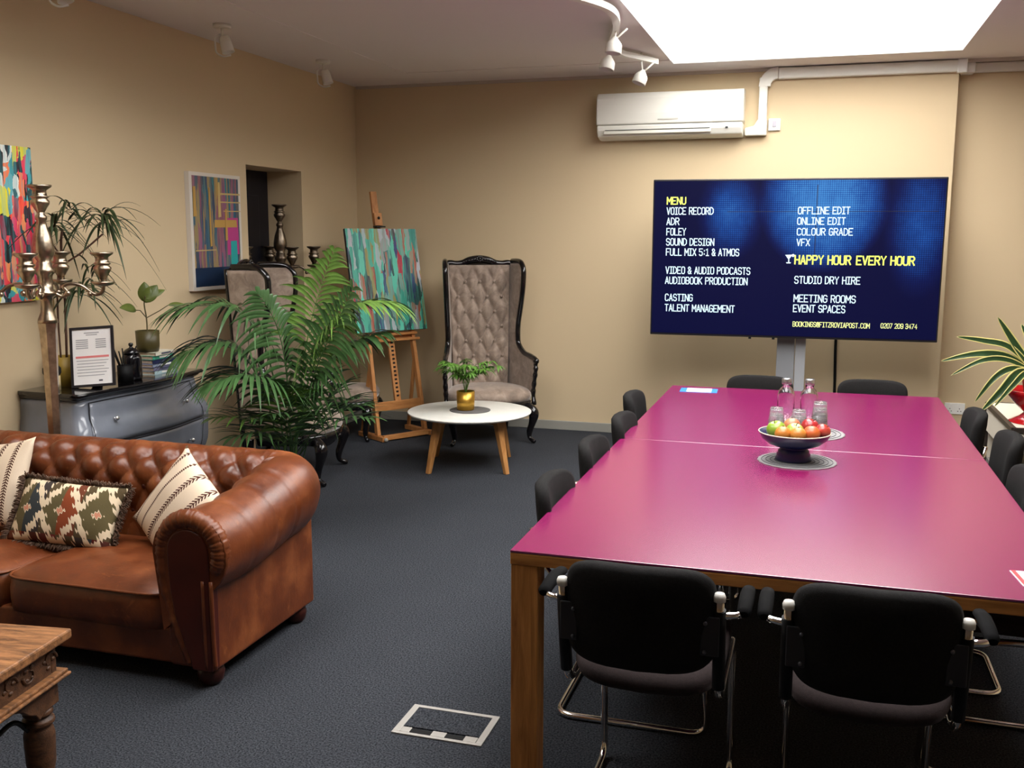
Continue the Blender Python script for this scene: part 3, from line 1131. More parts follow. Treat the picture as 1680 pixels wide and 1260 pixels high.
def m_kilim():
    t = NT('kilim_weave')
    o = t.xyz()
    x, z = o[0], o[2]
    def tri(v, p):
        q = t.math('FRACT', t.math('DIVIDE', v, p))
        return t.math('ABSOLUTE', t.math('SUBTRACT', q, .5))
    P, Q = .165, .25
    row = t.math('FLOOR', t.math('DIVIDE', t.math('ADD', z, .1), Q))
    # half-drop repeat of jagged medallions with hooked arms
    def medal(px, pz):
        dx = t.math('ABSOLUTE', t.math('SUBTRACT', t.math('FRACT', t.math('DIVIDE', t.math('ADD', x, px), P)), .5))
        dz = t.math('ABSOLUTE', t.math('SUBTRACT', t.math('FRACT', t.math('DIVIDE', t.math('ADD', z, pz), Q)), .5))
        jag = t.math('MULTIPLY', tri(t.math('ADD', x, t.math('MULTIPLY', z, .55)), .017), .20)
        jag2 = t.math('MULTIPLY', tri(z, .05), .22)
        return t.math('ADD', t.math('ADD', dx, t.math('MULTIPLY', dz, .95)), t.math('SUBTRACT', jag, jag2))
    d1 = medal(P * .5, Q * .5)
    d2 = medal(0, 0)
    cellx = t.math('FLOOR', t.math('DIVIDE', t.math('ADD', x, P * 10.5), P * .5))
    wn = t.n('ShaderNodeTexWhiteNoise', noise_dimensions='2D')
    cv = t.n('ShaderNodeCombineXYZ')
    t.lk(cellx, cv.inputs[0])
    t.lk(row, cv.inputs[1])
    t.lk(cv.outputs[0], wn.inputs['Vector'])
    pal = t.ramp(wn.outputs[0], [(0, S(92, 38, 34)), (.2, S(96, 86, 58)), (.4, S(58, 62, 64)), (.6, S(134, 66, 40)), (.75, S(82, 74, 46)), (.88, S(120, 52, 50))], 'CONSTANT')
    cream = S(226, 206, 176)
    k1 = t.ramp(d1, [(0, (1, 1, 1)), (.055, (0, 0, 0)), (.10, (1, 1, 1)), (.47, (0, 0, 0))], 'CONSTANT')
    c = t.mix(k1, cream, pal)
    k2 = t.ramp(d2, [(0, (0, 0, 0)), (.06, (1, 1, 1)), (.30, (0, 0, 0))], 'CONSTANT')
    c = t.mix(k2, c, t.mix(.5, pal, S(70, 50, 40)))
    kc = t.ramp(d1, [(0, (1, 1, 1)), (.05, (0, 0, 0))], 'CONSTANT')
    c = t.mix(kc, c, S(206, 138, 112))
    t.lk(c, t.b.inputs['Base Color'])
    t.b.inputs['Roughness'].default_value = .95
    t.b.inputs['Specular IOR Level'].default_value = .15
    t.bump(t.noise(420, detail=2), .4, .003)
    return t.m


def cushion(name, label, w_, h_, th, mat, loc, rot, pinch=.10, fringe=None, group=None):
    o = thing(name, label, 'cushion', loc, 0, group)
    o.rotation_euler = rot
    m = MB()
    n = 22
    def sh(u, v, sd):
        a, b = u * 2 - 1, v * 2 - 1
        x = a * w_ / 2 * (1 - pinch * (1 - abs(b) ** 2.2) * abs(a) ** 3)
        z = b * h_ / 2 * (1 - pinch * (1 - abs(a) ** 2.2) * abs(b) ** 3)
        t_ = max(0, (1 - a * a)) ** .55 * max(0, (1 - b * b)) ** .55
        wr = mnoise.noise(Vector((x * 9, z * 9, sd * 2 + w_ * 7))) * .006 * t_
        return Vector((x, sd * (th / 2 * t_ + .002) + wr, z))
    m.grid(lambda u, v: sh(u, v, -1), n, n)
    m.grid(lambda u, v: sh(u, v, 1), n, n)
    bmesh.ops.remove_doubles(m.bm, verts=m.bm.verts[:], dist=.0045)
    m.build('cover', mat, o)
    if fringe:
        rnd = random.Random(4)
        per = []
        for k in range(230):
            t_ = k / 230 * 4
            sd, f = int(t_), t_ - int(t_)
            a, b = ((f * 2 - 1, -1), (1, f * 2 - 1), (1 - f * 2, 1), (-1, 1 - f * 2))[sd]
            p = sh((a + 1) / 2, (b + 1) / 2, 0)
            nrm = Vector(((a if sd in (1, 3) else a * .25), 0, (b if sd in (0, 2) else b * .25))).normalized()
            per.append((p, nrm))
        m = MB()
        for p, nrm in per:
            for q in range(7):
                d = (nrm + Vector((rnd.uniform(-.5, .5), rnd.uniform(-1.0, .9), rnd.uniform(-.5, .5)))).normalized()
                L = rnd.uniform(.018, .032)
                m.tube([p, p + d * L * .6, p + d * L + Vector((0, 0, -.004))], [.0035, .003, .0015], 4)
        m.build('brush_fringe', fringe, o)
    return o


M_str = m_stripe()
cushion('striped_cushion', 'cream cushion with stitched dark stripes leaning on the right sofa arm', .43, .41, .17, M_str, (-2.48, 3.43, .53), (math.radians(-24), math.radians(31), math.radians(-26)))
cushion('striped_cushion', 'cream cushion with stitched dark stripes at the left, cut by the picture edge', .42, .42, .14, M_str, (-3.50, 3.47, .57), (math.radians(-28), math.radians(-9), math.radians(-6)))
cushion('kilim_cushion', 'oblong kilim cushion with hooked red, green and blue pattern and brown brush fringe', .50, .28, .12, m_kilim(), (-3.02, 3.38, .50), (math.radians(-30), math.radians(3), math.radians(6)), .06, pm('brown_fringe', S(92, 70, 56), .95, var=.5, vscale=60))

# ================================================================== CARVED SIDE TABLE
st = thing('carved_table', 'low rustic carved wooden table with turned leg and curved iron stretcher', 'table', (-2.115, 2.355, 0), math.radians(7.3))
M_rus = wood('rustic_top', S(52, 29, 15), S(178, 122, 76), .5, stretch=(1.5, 9, 9), scale=5, bump=.35)
M_rus2 = wood('rustic_side', S(44, 26, 16), S(104, 68, 42), .5, stretch=(2, 6, 9), scale=6, bump=.4)
LX, LY = .9, .6
MB().box((-LX / 2, -LY / 2, .485), (LX, LY, .03)).build('top', M_rus, st, bevel=.006)
def frieze(z0, z1, inset, name):
    zz = (z0 + z1) / 2
    m_ = MB().box((-LX / 2, -inset - .012, zz), (LX - 2 * inset, .024, z1 - z0)).box((-LX / 2, -LY + inset + .012, zz), (LX - 2 * inset, .024, z1 - z0))
    m_.box((-inset - .012, -LY / 2, zz), (.024, LY - 2 * inset - .048, z1 - z0)).box((-LX + inset + .012, -LY / 2, zz), (.024, LY - 2 * inset - .048, z1 - z0))
    return m_.build(name, M_rus2, st, bevel=.003)
fz = frieze(.375, .47, .035, 'frieze')
# carved foliage scrolls in relief on the right-hand face
rnd = random.Random(2)
for k in range(6):
    m = MB()
    y = -.07 - k * .09
    pts = []
    for q in range(15):
        a = q / 14 * 4.4 + (PI if k % 2 else 0)
        r_ = .034 * (1 - q / 18)
        pts.append(Vector((-.033, y + r_ * math.cos(a), .422 + r_ * math.sin(a))))
    m.tube(pts, [.005 * (1 - q / 20) for q in range(15)], 6)
    for q in range(4):
        a = q * 1.5 + k
        m.ball((-.035, y + .02 * math.cos(a), .422 + .022 * math.sin(a)), .011, 8, (.4, 1, .6))
    m.build('carved_relief', M_rus2, fz)
m = MB()
for q, hz, z in ((.012, .012, .372), (.006, .010, .361)):
    m.box((-LX / 2, -LY / 2, z), (LX - 2 * q, LY - 2 * q, hz))
m.build('ledge_moulding', M_rus, st, bevel=.004)
m = MB()
# scalloped apron below the ledge, right-hand face and rear face
prof = [(0, .355), (0, .28), (-.08, .275), (-.105, .262), (-.125, .285), (-.16, .30), (-.19, .322), (-.23, .335), (-.37, .335), (-.41, .322), (-.44, .30), (-.475, .285), (-.495, .262), (-.52, .275), (-.60, .28), (-.60, .355)]
prof = [(a * .88 - .035, b) for a, b in prof]
for x in (-.052, -LX + .035):
    MB().prism(prof, lambda a, b, t: Vector((t, a, b)), x, x + .018).build('scalloped_apron', M_rus2, st, bevel=.003)
for x, y in ((-.078, -.078), (-.078, -LY + .078), (-LX + .078, -.078), (-LX + .078, -LY + .078)):
    MB().box((x, y, .318), (.086, .086, .082)).lathe([(.03, .278), (.042, .27), (.044, .258), (.034, .25), (.046, .24), (.047, .228), (.036, .222), (.04, .212), (.045, .19), (.042, .1), (.03, .04), (.036, .03), (.036, .012), (.028, 0)], (x, y, 0), 20).build('turned_leg', M_rus2, st, bevel=.003)
MB().tube(smooth_path([(-.09, -.11, .215), (-.10, -.15, .26), (-.11, -.2, .255), (-.12, -.27, .22), (-.12, -.33, .22), (-.11, -.40, .255), (-.10, -.45, .26), (-.09, -.49, .215)], 6), .008, 8).build('iron_stretcher', M_black, st)

# ================================================================== BOMBE CHEST
CH = .866
chest = thing('bombe_chest', 'grey painted bombe chest of drawers with black top and crystal knobs', 'chest of drawers', (XL + .012, 4.71, 0))
M_grey = pm('grey_gloss_paint', S(122, 127, 138), .22, spec=.6, var=.12, vscale=5, coat=.3)
M_btop = pm('black_gloss_top', S(16, 14, 16), .12, coat=.6)
CDp, CHL = .375, .515          # depth and half length of the body at the top
def bombe(z):
    """outward swell of front and ends with height 0..1"""
    return interp([(0, -.045), (.12, -.03), (.5, .045), (.72, .05), (.9, .0), (1, -.012)], z)
def outline(z, ex=0):
    k = bombe(z) + ex
    pts = []
    n = 16
    # near end, back to front
    for i in range(7):
        t = i / 6
        pts.append((lerp(0, CDp + k, t), -CHL - k * (.35 + .45 * t)))
    for i in range(1, n):
        t = i / n
        y = lerp(-CHL - k * .8, CHL + k * .8, t)
        q = math.cos(2 * PI * t) * -.5 + .5
        pts.append((CDp + k + .04 * q - .012 * math.sin(2 * PI * t) * math.sin(PI * t), y))
    for i in range(7):
        t = 1 - i / 6
        pts.append((lerp(0, CDp + k, t), CHL + k * (.35 + .45 * t)))
    return pts
m = MB()
m.loft([[Vector((x, y, .11 + .715 * i / 20)) for x, y in outline(i / 20)] for i in range(21)])
m.build('carcass', M_grey, chest)
m = MB()
for z, e in ((.825, .002), (.830, .03), (.838, .038), (.85, .042), (.858, .05), (CH, .046)):
    pass
m.loft([[Vector((x, y, z)) for x, y in outline(1, e)] for z, e in ((.822, .008), (.834, .022), (.842, .024), (.845, .04), (.858, .044), (CH, .038))])
m.build('top', M_btop, chest, bevel=0)
M_line = pm('dark_groove', S(20, 20, 26), .6)
def front_pt(y, z, d=0):
    zz = max(0, min(1, (z - .11) / .715))
    k = bombe(zz)
    L = CHL + k * .8
    t = (y + L) / (2 * L)
    q = math.cos(2 * PI * t) * -.5 + .5
    return Vector((CDp + k + .04 * q - .012 * math.sin(2 * PI * t) * math.sin(PI * t) + d, y, z))
for z0, z1 in ((.585, .805), (.35, .57), (.135, .335)):
    def yl(z):
        return CHL - .07 + bombe((z - .11) / .715) * .8
    zt = lambda y: z1 - .012 * math.cos(y / .4 * PI) * 0
    m = MB()
    nu, nv = 26, 10
    top = [[m.bm.verts.new(front_pt(lerp(-yl(lerp(z0, z1, j / nv)), yl(lerp(z0, z1, j / nv)), i / nu), lerp(z0, z1, j / nv), .009)) for j in range(nv + 1)] for i in range(nu + 1)]
    bot = [[m.bm.verts.new(front_pt(lerp(-yl(lerp(z0, z1, j / nv)), yl(lerp(z0, z1, j / nv)), i / nu), lerp(z0, z1, j / nv), -.006)) for j in range(nv + 1)] for i in range(nu + 1)]
    for i in range(nu):
        for j in range(nv):
            m.face([top[i][j], top[i + 1][j], top[i + 1][j + 1], top[i][j + 1]], True)
    for i in range(nu):
        for j in (0, nv):
            m.face([top[i][j], bot[i][j], bot[i + 1][j], top[i + 1][j]])
    for j in range(nv):
        for i in (0, nu):
            m.face([top[i][j], bot[i][j], bot[i][j + 1], top[i][j + 1]])
    dr = m.build('drawer', M_grey, chest)
    lp = [front_pt(lerp(-yl(z0), yl(z0), i / 20), z0, .008) for i in range(21)] + [front_pt(lerp(yl(z0), yl(z1), i / 8), lerp(z0, z1, i / 8), .008) for i in range(1, 9)] + [front_pt(lerp(yl(z1), -yl(z1), i / 20), z1, .008) for i in range(1, 21)] + [front_pt(lerp(-yl(z1), -yl(z0), i / 8), lerp(z1, z0, i / 8), .008) for i in range(1, 8)]
    MB().tube(lp, .0035, 6, loop=True).build('outline_groove', M_line, dr)
    for sy in (-1, 1):
        p = front_pt(sy * .3, (z0 + z1) / 2 + .01, .009)
        mk = MB()
        for r0, r1, a, b in ((.006, .006, 0, .018),):
            mk.tube([p, p + Vector((b, 0, 0))], r0, 8)
        mk.ball(p + Vector((.028, 0, 0)), .0145, 12, (.8, 1, 1))
        mk.build('knob', pm('crystal_knob', (.9, .9, .92), .05, metal=.85), dr)
for y in (-.37, .37):
    for x in (.04, CDp - .03):
        MB().loft([[Vector((x + .02 * (1 - t) * (1 if x > .1 else 0) + (.03 - .012 * t) * math.cos(2 * PI * k / 10), y + math.copysign(.02 * (1 - t), y) + (.03 - .012 * t) * math.sin(2 * PI * k / 10), .14 * (1 - t))) for k in range(10)] for t in (0, .35, .7, 1)]).build('foot', M_grey, chest)
MB().prism([(-.30, .13), (-.22, .105), (-.08, .09), (0, .07), (.08, .09), (.22, .105), (.30, .13)], lambda a, b, t: Vector((CDp - .03 + t, a, b)), 0, .02).build('apron', M_grey, chest)

# ---- things on the chest
fr = thing('framed_notice', 'black framed paper notice with a red heading standing on the grey chest', 'picture frame', (-3.69, 4.385, CH + .009), 0)
fr.rotation_euler = (math.radians(-13), math.radians(-4), math.radians(20))
FW, FH = .232, .325
m = MB()
for c, d in (((0, 0, .0065), (FW, .014, .013)), ((0, 0, FH - .0065), (FW, .014, .013)), ((-FW / 2 + .0065, 0, FH / 2), (.013, .014, FH - .026)), ((FW / 2 - .0065, 0, FH / 2), (.013, .014, FH - .026))):
    m.box(c, d)
m.build('frame', pm('frame_black', S(34, 32, 36), .4), fr)
pg = MB().box((0, .0, FH / 2), (FW - .024, .004, FH - .024)).build('notice', pm('paper', S(240, 238, 238), .35), fr)
M_ink = pm('grey_ink', S(168, 168, 172), .7)
M_red = pm('red_ink', S(224, 128, 128), .7)
def strip(x0, x1, z, h, mat, par, y=-.0026):
    return MB().box(((x0 + x1) / 2, y, z), (x1 - x0, .0006, h)).build('print_line', mat, par)
for x0, x1, z, h, mm_ in [(-.04, .04, .292, .006, M_ink), (-.03, .03, .281, .005, M_ink)] + [(-.085, -.02, .255 - k * .011, .006, M_ink) for k in range(5)] + [(.02, .075, .255 - k * .011, .006, M_ink) for k in range(5)] + \
        [(-.088, .088, .162, .011, M_red)] + [(-.085 + .004 * (k % 2), .085 - .012 * (k % 3), .142 - k * .016, .004, M_ink) for k in range(6)] + [(.03, .05, .032, .008, pm('dark_ink', S(80, 80, 90), .7))]:
    strip(x0, x1, z, h, mm_, pg)
MB().prism([(0, .0), (.07, .0), (0, .2)], lambda a, b, t: Vector((t, .006 + a, b)), -.02, .02).build('easel_back', M_black, fr)

pc = thing('pen_cup', 'black pen cup on the grey chest beside the framed notice', 'pen holder', (-3.655, 4.60, CH))
MB().lathe([(.001, .0), (.042, 0), (.042, .1), (.038, .1), (.038, .006), (.001, .006)], seg=20).build('cup', M_bplast, pc)
for k, (a, b) in enumerate(((-.055, -.035), (-.03, -.046), (-.012, -.03), (.05, .04), (-.02, .01))):
    p = tag(MB().tube([(-.01 * k % .02, .0, .008), (a * .45, b * .45, .1), (a, b, .205 - .012 * (k % 3))], [.004, .004, .0035], 8).build('pen', M_bplast, None, loc=(-3.655, 4.60, CH)),
            ['dark pen leaning furthest left in the black cup', 'dark pen second from left in the black cup', 'dark pen third from left in the black cup', 'thin pen leaning right out of the black cup', 'upright dark pen in the middle of the black cup'][k], 'pen', 'pens in the black cup')
jr = thing('lidded_jar', 'black lidded jar with a silver label on the grey chest behind the pen cup', 'jar', (-3.70, 4.715, CH))
MB().lathe([(.001, 0), (.052, 0), (.056, .02), (.056, .125), (.046, .145), (.04, .15), (.001, .15)], seg=24).build('jar_body', pm('black_glaze', S(16, 14, 20), .12, coat=.5), jr)
MB().lathe([(.046, .15), (.046, .16), (.03, .176), (.012, .184), (.008, .19), (.014, .2), (.012, .21), (.001, .213)], seg=24).build('lid', pm('black_glaze', (0, 0, 0)), jr)
MB().prism([(-.018, .055), (.018, .055), (.018, .1), (-.018, .1)], lambda a, b, t: Vector((.0575 * math.sin(-.5 + a * 17) , -.0575 * math.cos(-.5 + a * 17), b)), 0, 1).build('label', pm('silver_label', S(190, 190, 196), .3, metal=.5), jr)
BK = [((.24, .17, .022), S(176, 200, 206), .06, 'bottom book of the stack on the chest, pale blue spine'), ((.23, .16, .022), S(120, 118, 150), -.03, 'greyish violet book second from bottom of the stack on the chest'),
      ((.235, .165, .018), S(150, 160, 190), .0, 'thin light blue book in the middle of the stack on the chest'),
      ((.2, .14, .024), S(22, 34, 78), -.08, 'navy blue book under the green one in the stack'), ((.2, .14, .024), S(60, 170, 140), .02, 'green and white book near top of the stack'), ((.19, .14, .02), S(226, 222, 206), .05, 'cream book on top of the stack under the olive plant pot')]
zb = CH
M_pages = pm('page_edges', S(196, 176, 156), .8, var=.15, vscale=90)
for k, ((l, d, h), col, a, lab) in enumerate(BK):
    o = thing('book', lab, 'book', (-3.79 + .012 * (k % 2), 5.03, zb), a, 'books stacked on the grey chest')
    cv_m = pm('book_cover_%d' % k, col, .4)
    m = MB().box((0, 0, .0012), (d, l, .0024)).box((0, 0, h - .0012), (d, l, .0024)).box((d / 2 - .0012, 0, h / 2), (.0024, l, h))
    m.build('cover', cv_m, o)
    MB().box((-.004, 0, h / 2), (d - .012, l - .008, h - .005)).build('pages', M_pages, o)
    MB().box((d / 2 + .0006, .01, h / 2), (.0012, l * .5, h * .45)).build('spine_title', pm('spine_title_%d' % (k % 2), (S(232, 232, 226), S(60, 70, 90))[k % 2], .5), o)
    zb += h
rp = thing('rubber_plant', 'small plant with few broad leaves in olive pot on top of the books', 'potted plant', (-3.79, 4.985, zb))
M_olive = pm('olive_ceramic', S(70, 62, 30), .4, var=.1, vscale=10)
MB().lathe([(.001, 0), (.06, 0), (.066, .03), (.068, .125), (.062, .125), (.06, .02), (.001, .02)], seg=28).build('pot', M_olive, rp)
M_soil = pm('soil', S(40, 30, 22), .95, bump=.5, bscale=60)
MB().lathe([(.001, .02), (.06, .02), (.061, .108), (.03, .114), (.001, .115)], seg=20).build('soil', M_soil, rp)
M_stem = pm('green_brown_stem', S(78, 70, 40), .7)
M_leafo = pm('olive_leaf', S(84, 96, 40), .4, var=.3, vscale=12)


def leaf(m, base, d, L, W, droop=.15, fold=.25, n=8, upn=None, twist=0):
    """one leaf blade from base along d."""
    base, d = Vector(base), Vector(d).normalized()
    up = Vector(upn) if upn is not None else Vector((0, 0, 1))
    side = d.cross(up)
    if side.length < .05:
        side = d.cross(Vector((0, 1, 0)))
    side.normalize()
    nn = side.cross(d).normalized()
    if twist:
        rm = Matrix.Rotation(twist, 3, d)
        side, nn = rm @ side, rm @ nn
    rows = []
    for i in range(n + 1):
        t = i / n
        p = base + d * L * t + Vector((0, 0, -1)) * droop * L * t * t
        w_ = W * math.sin(PI * min(1, t ** .8)) ** .8 * .5 if 0 < t < 1 else W * .02
        rows.append((m.bm.verts.new(p - side * w_ + nn * w_ * fold), m.bm.verts.new(p), m.bm.verts.new(p + side * w_ + nn * w_ * fold)))
    for a, b in zip(rows, rows[1:]):
        m.face([a[0], b[0], b[1], a[1]], True)
        m.face([a[1], b[1], b[2], a[2]], True)


m = MB()
stem = smooth_path([(0, 0, .11), (.004, -.006, .2), (-.004, -.01, .28), (.008, -.012, .33)], 5)
m.tube(stem, .004, 8)
sb = m.tube([(0, 0, .2), (.02, -.08, .25), (.03, -.13, .255)], .0028, 6).tube([(0, 0, .2), (.05, .06, .24), (.08, .1, .27)], .0028, 6)
sb.build('stem', M_stem, rp)
for b, d, L, W_ in (((.03, -.13, .255), (.1, -1, .28), .17, .055), ((.008, -.012, .29), (.35, .5, 1), .14, .085), ((.0, .0, .29), (-.1, .1, 1), .14, .08), ((.008, -.012, .31), (.35, .9, .5), .15, .05), ((.08, .1, .27), (.5, 1, .1), .12, .03)):
    m = MB()
    leaf(m, b, d, L, W_, .12, .3, 10, upn=(.6, -1, .5))
    m.build('leaf', M_leafo, rp, solid=.0012, fixn=False)
tn = thing('small_tin', 'small cream tin with rounded black lid tucked behind the framed notice', 'tin', (-3.86, 4.275, CH))
MB().lathe([(.001, 0), (.04, 0), (.04, .075), (.001, .075)], seg=20).build('tin_body', pm('cream_tin', S(196, 176, 130), .5), tn)
MB().lathe([(.036, .075), (.046, .09), (.046, .115), (.03, .135), (.001, .14)], seg=20).build('lid', M_bplast, tn)

dp = thing('dracaena', 'tall thin dracaena with drooping narrow leaves in mustard pot on the chest', 'potted plant', (-3.915, 4.43, CH))
M_must = pm('mustard_ceramic', S(150, 122, 46), .45)
MB().lathe([(.001, 0), (.066, 0), (.074, .16), (.068, .16), (.06, .02), (.001, .02)], seg=24).build('pot', M_must, dp)
MB().lathe([(.001, .02), (.06, .02), (.067, .145), (.001, .15)], seg=20).build('soil', M_soil, dp)
M_dleaf = pm('dark_narrow_leaf', S(44, 58, 30), .45, var=.3, vscale=20)
M_cane = pm('reddish_cane', S(86, 58, 44), .7)
MB().tube(smooth_path([(.02, .0, .14), (.025, .01, .5), (.03, .0, .75), (.035, .01, .84)], 6), .0065, 8).build('cane', M_cane, dp)
MB().tube(smooth_path([(0, -.02, .14), (-.01, -.01, .4), (.0, .01, .62), (.09, .08, .72), (.17, .16, .82)], 6), .005, 8).build('cane', M_cane, dp)
MB().tube([(.0, -.05, .14), (.0, -.045, .72)], .003, 6).build('support_cane', pm('bamboo', S(160, 136, 84), .6), dp)
MB().tube(smooth_path([(.03, .0, .70), (.02, -.06, .78), (.03, -.1, .86)], 6), .004, 8).build('cane', M_cane, dp)
rnd = random.Random(11)
for (cx, cy, cz, n_, L0) in ((.05, -.07, .88, 22, .24), (.17, .17, .90, 34, .30), (.055, .05, .93, 14, .22), (.06, .09, .50, 20, .27), (.08, .15, .62, 12, .22)):
    m = MB()
    for k in range(n_):
        a = rnd.uniform(0, 2 * PI)
        e = rnd.uniform(-.1, .95)
        d = Vector((math.cos(a) * math.cos(e), math.sin(a) * math.cos(e), math.sin(e)))
        if cx + d.x * L0 < -.06:
            d.x = abs(d.x) * .4
        L = L0 * rnd.uniform(.7, 1.15)
        leaf(m, (cx + rnd.uniform(-.01, .01), cy + rnd.uniform(-.01, .01), cz + rnd.uniform(-.05, .05)), d, L, .016, rnd.uniform(.45, 1.2), .25, 9)
    m.build('leaf_crown', M_dleaf, dp, solid=.001, fixn=False)

# ================================================================== PAINTINGS
P1 = [(20, 18, 22), (16, 16, 20), (70, 170, 180), (240, 226, 40), (20, 20, 24), (60, 150, 160), (238, 238, 232), (250, 130, 80), (30, 24, 40), (110, 180, 190), (236, 60, 90), (230, 220, 60)]
P1m = [(236, 40, 76), (20, 18, 22), (255, 84, 56), (236, 44, 96), (60, 24, 40), (240, 60, 70), (250, 150, 90), (150, 30, 60)]
p1 = thing('abstract_painting', 'bright abstract painting in red, yellow, teal and black, cut off at the left edge', 'painting', (XL + .012, 3.975, 1.735))
p1.rotation_euler = (0, 0, PI / 2)
MB().box((0, 0, 0), (.80, .022, .80)).build('stretcher', pm('canvas_edge_dark', S(26, 24, 26), .7), p1)
MB().box((0, -.0125, 0), (.80, .003, .80)).build('painted_canvas', m_painting('bright_abstract', P1, 19, 7, 3.1, .25, mid=(P1m, .02, .26)), p1)
P2 = [(24, 82, 112), (20, 60, 96), (150, 130, 90), (30, 62, 100), (130, 70, 100), (176, 140, 80), (20, 92, 120), (60, 110, 120), (24, 60, 96), (140, 82, 120), (40, 120, 130)]
p2 = thing('abstract_painting', 'blue and pink abstract painting with yellow bars in white tray frame beside the door recess', 'painting', (XL + .018, 6.05, 1.705))
p2.rotation_euler = (0, 0, PI / 2)
m = MB()
PW, PH = .61, .79
for c, d in (((0, 0, PH / 2 - .012), (PW, .035, .024)), ((0, 0, -PH / 2 + .012), (PW, .035, .024)), ((-PW / 2 + .015, 0, 0), (.03, .035, PH - .048)), ((PW / 2 - .012, 0, 0), (.024, .035, PH - .048))):
    m.box(c, d)
m.build('frame', pm('white_frame', S(214, 206, 196), .5), p2)
cvm = MB()
cvm.box((0, -.005, 0), (PW - .05, .02, PH - .045))
M2 = [m_painting('blue_abstract', P2, 24, 2.2, 7.7, .2), pm('gold_stroke', S(186, 146, 76), .5), pm('pink_stroke', S(182, 60, 130), .5), pm('turquoise_stroke', S(30, 160, 160), .5), pm('deep_blue_stroke', S(16, 40, 70), .5), pm('pale_gold_stroke', S(196, 170, 110), .5)]
def stroke(mi, x0, x1, z0, z1):
    cvm.mi = mi
    global sk
    sk += .0005
    q0 = -.0152 - sk
    cvm.prism([(x0, z0), (x1, z0 + .004), (x1 - .006, z1), (x0 + .004, z1 - .003)], lambda a, b, t: Vector((a, t, b)), q0, -.014)
sk = 0
stroke(2, .12, .27, -.16, .10)
stroke(4, -.3, .3, -.37, -.24)
stroke(1, -.03, .25, .03, .085)
stroke(3, .16, .245, -.24, -.06)
stroke(5, .05, .3, .255, .27)
stroke(5, .03, .3, .20, .212)
stroke(5, .08, .3, .14, .15)
stroke(5, -.26, -.02, -.13, -.12)
stroke(1, .10, .125, -.06, .16)
stroke(1, -.27, -.235, .1, .3)
stroke(5, .02, .05, .1, .34)
stroke(1, -.09, -.07, -.1, .3)
cvm.build('painted_canvas', M2, p2)

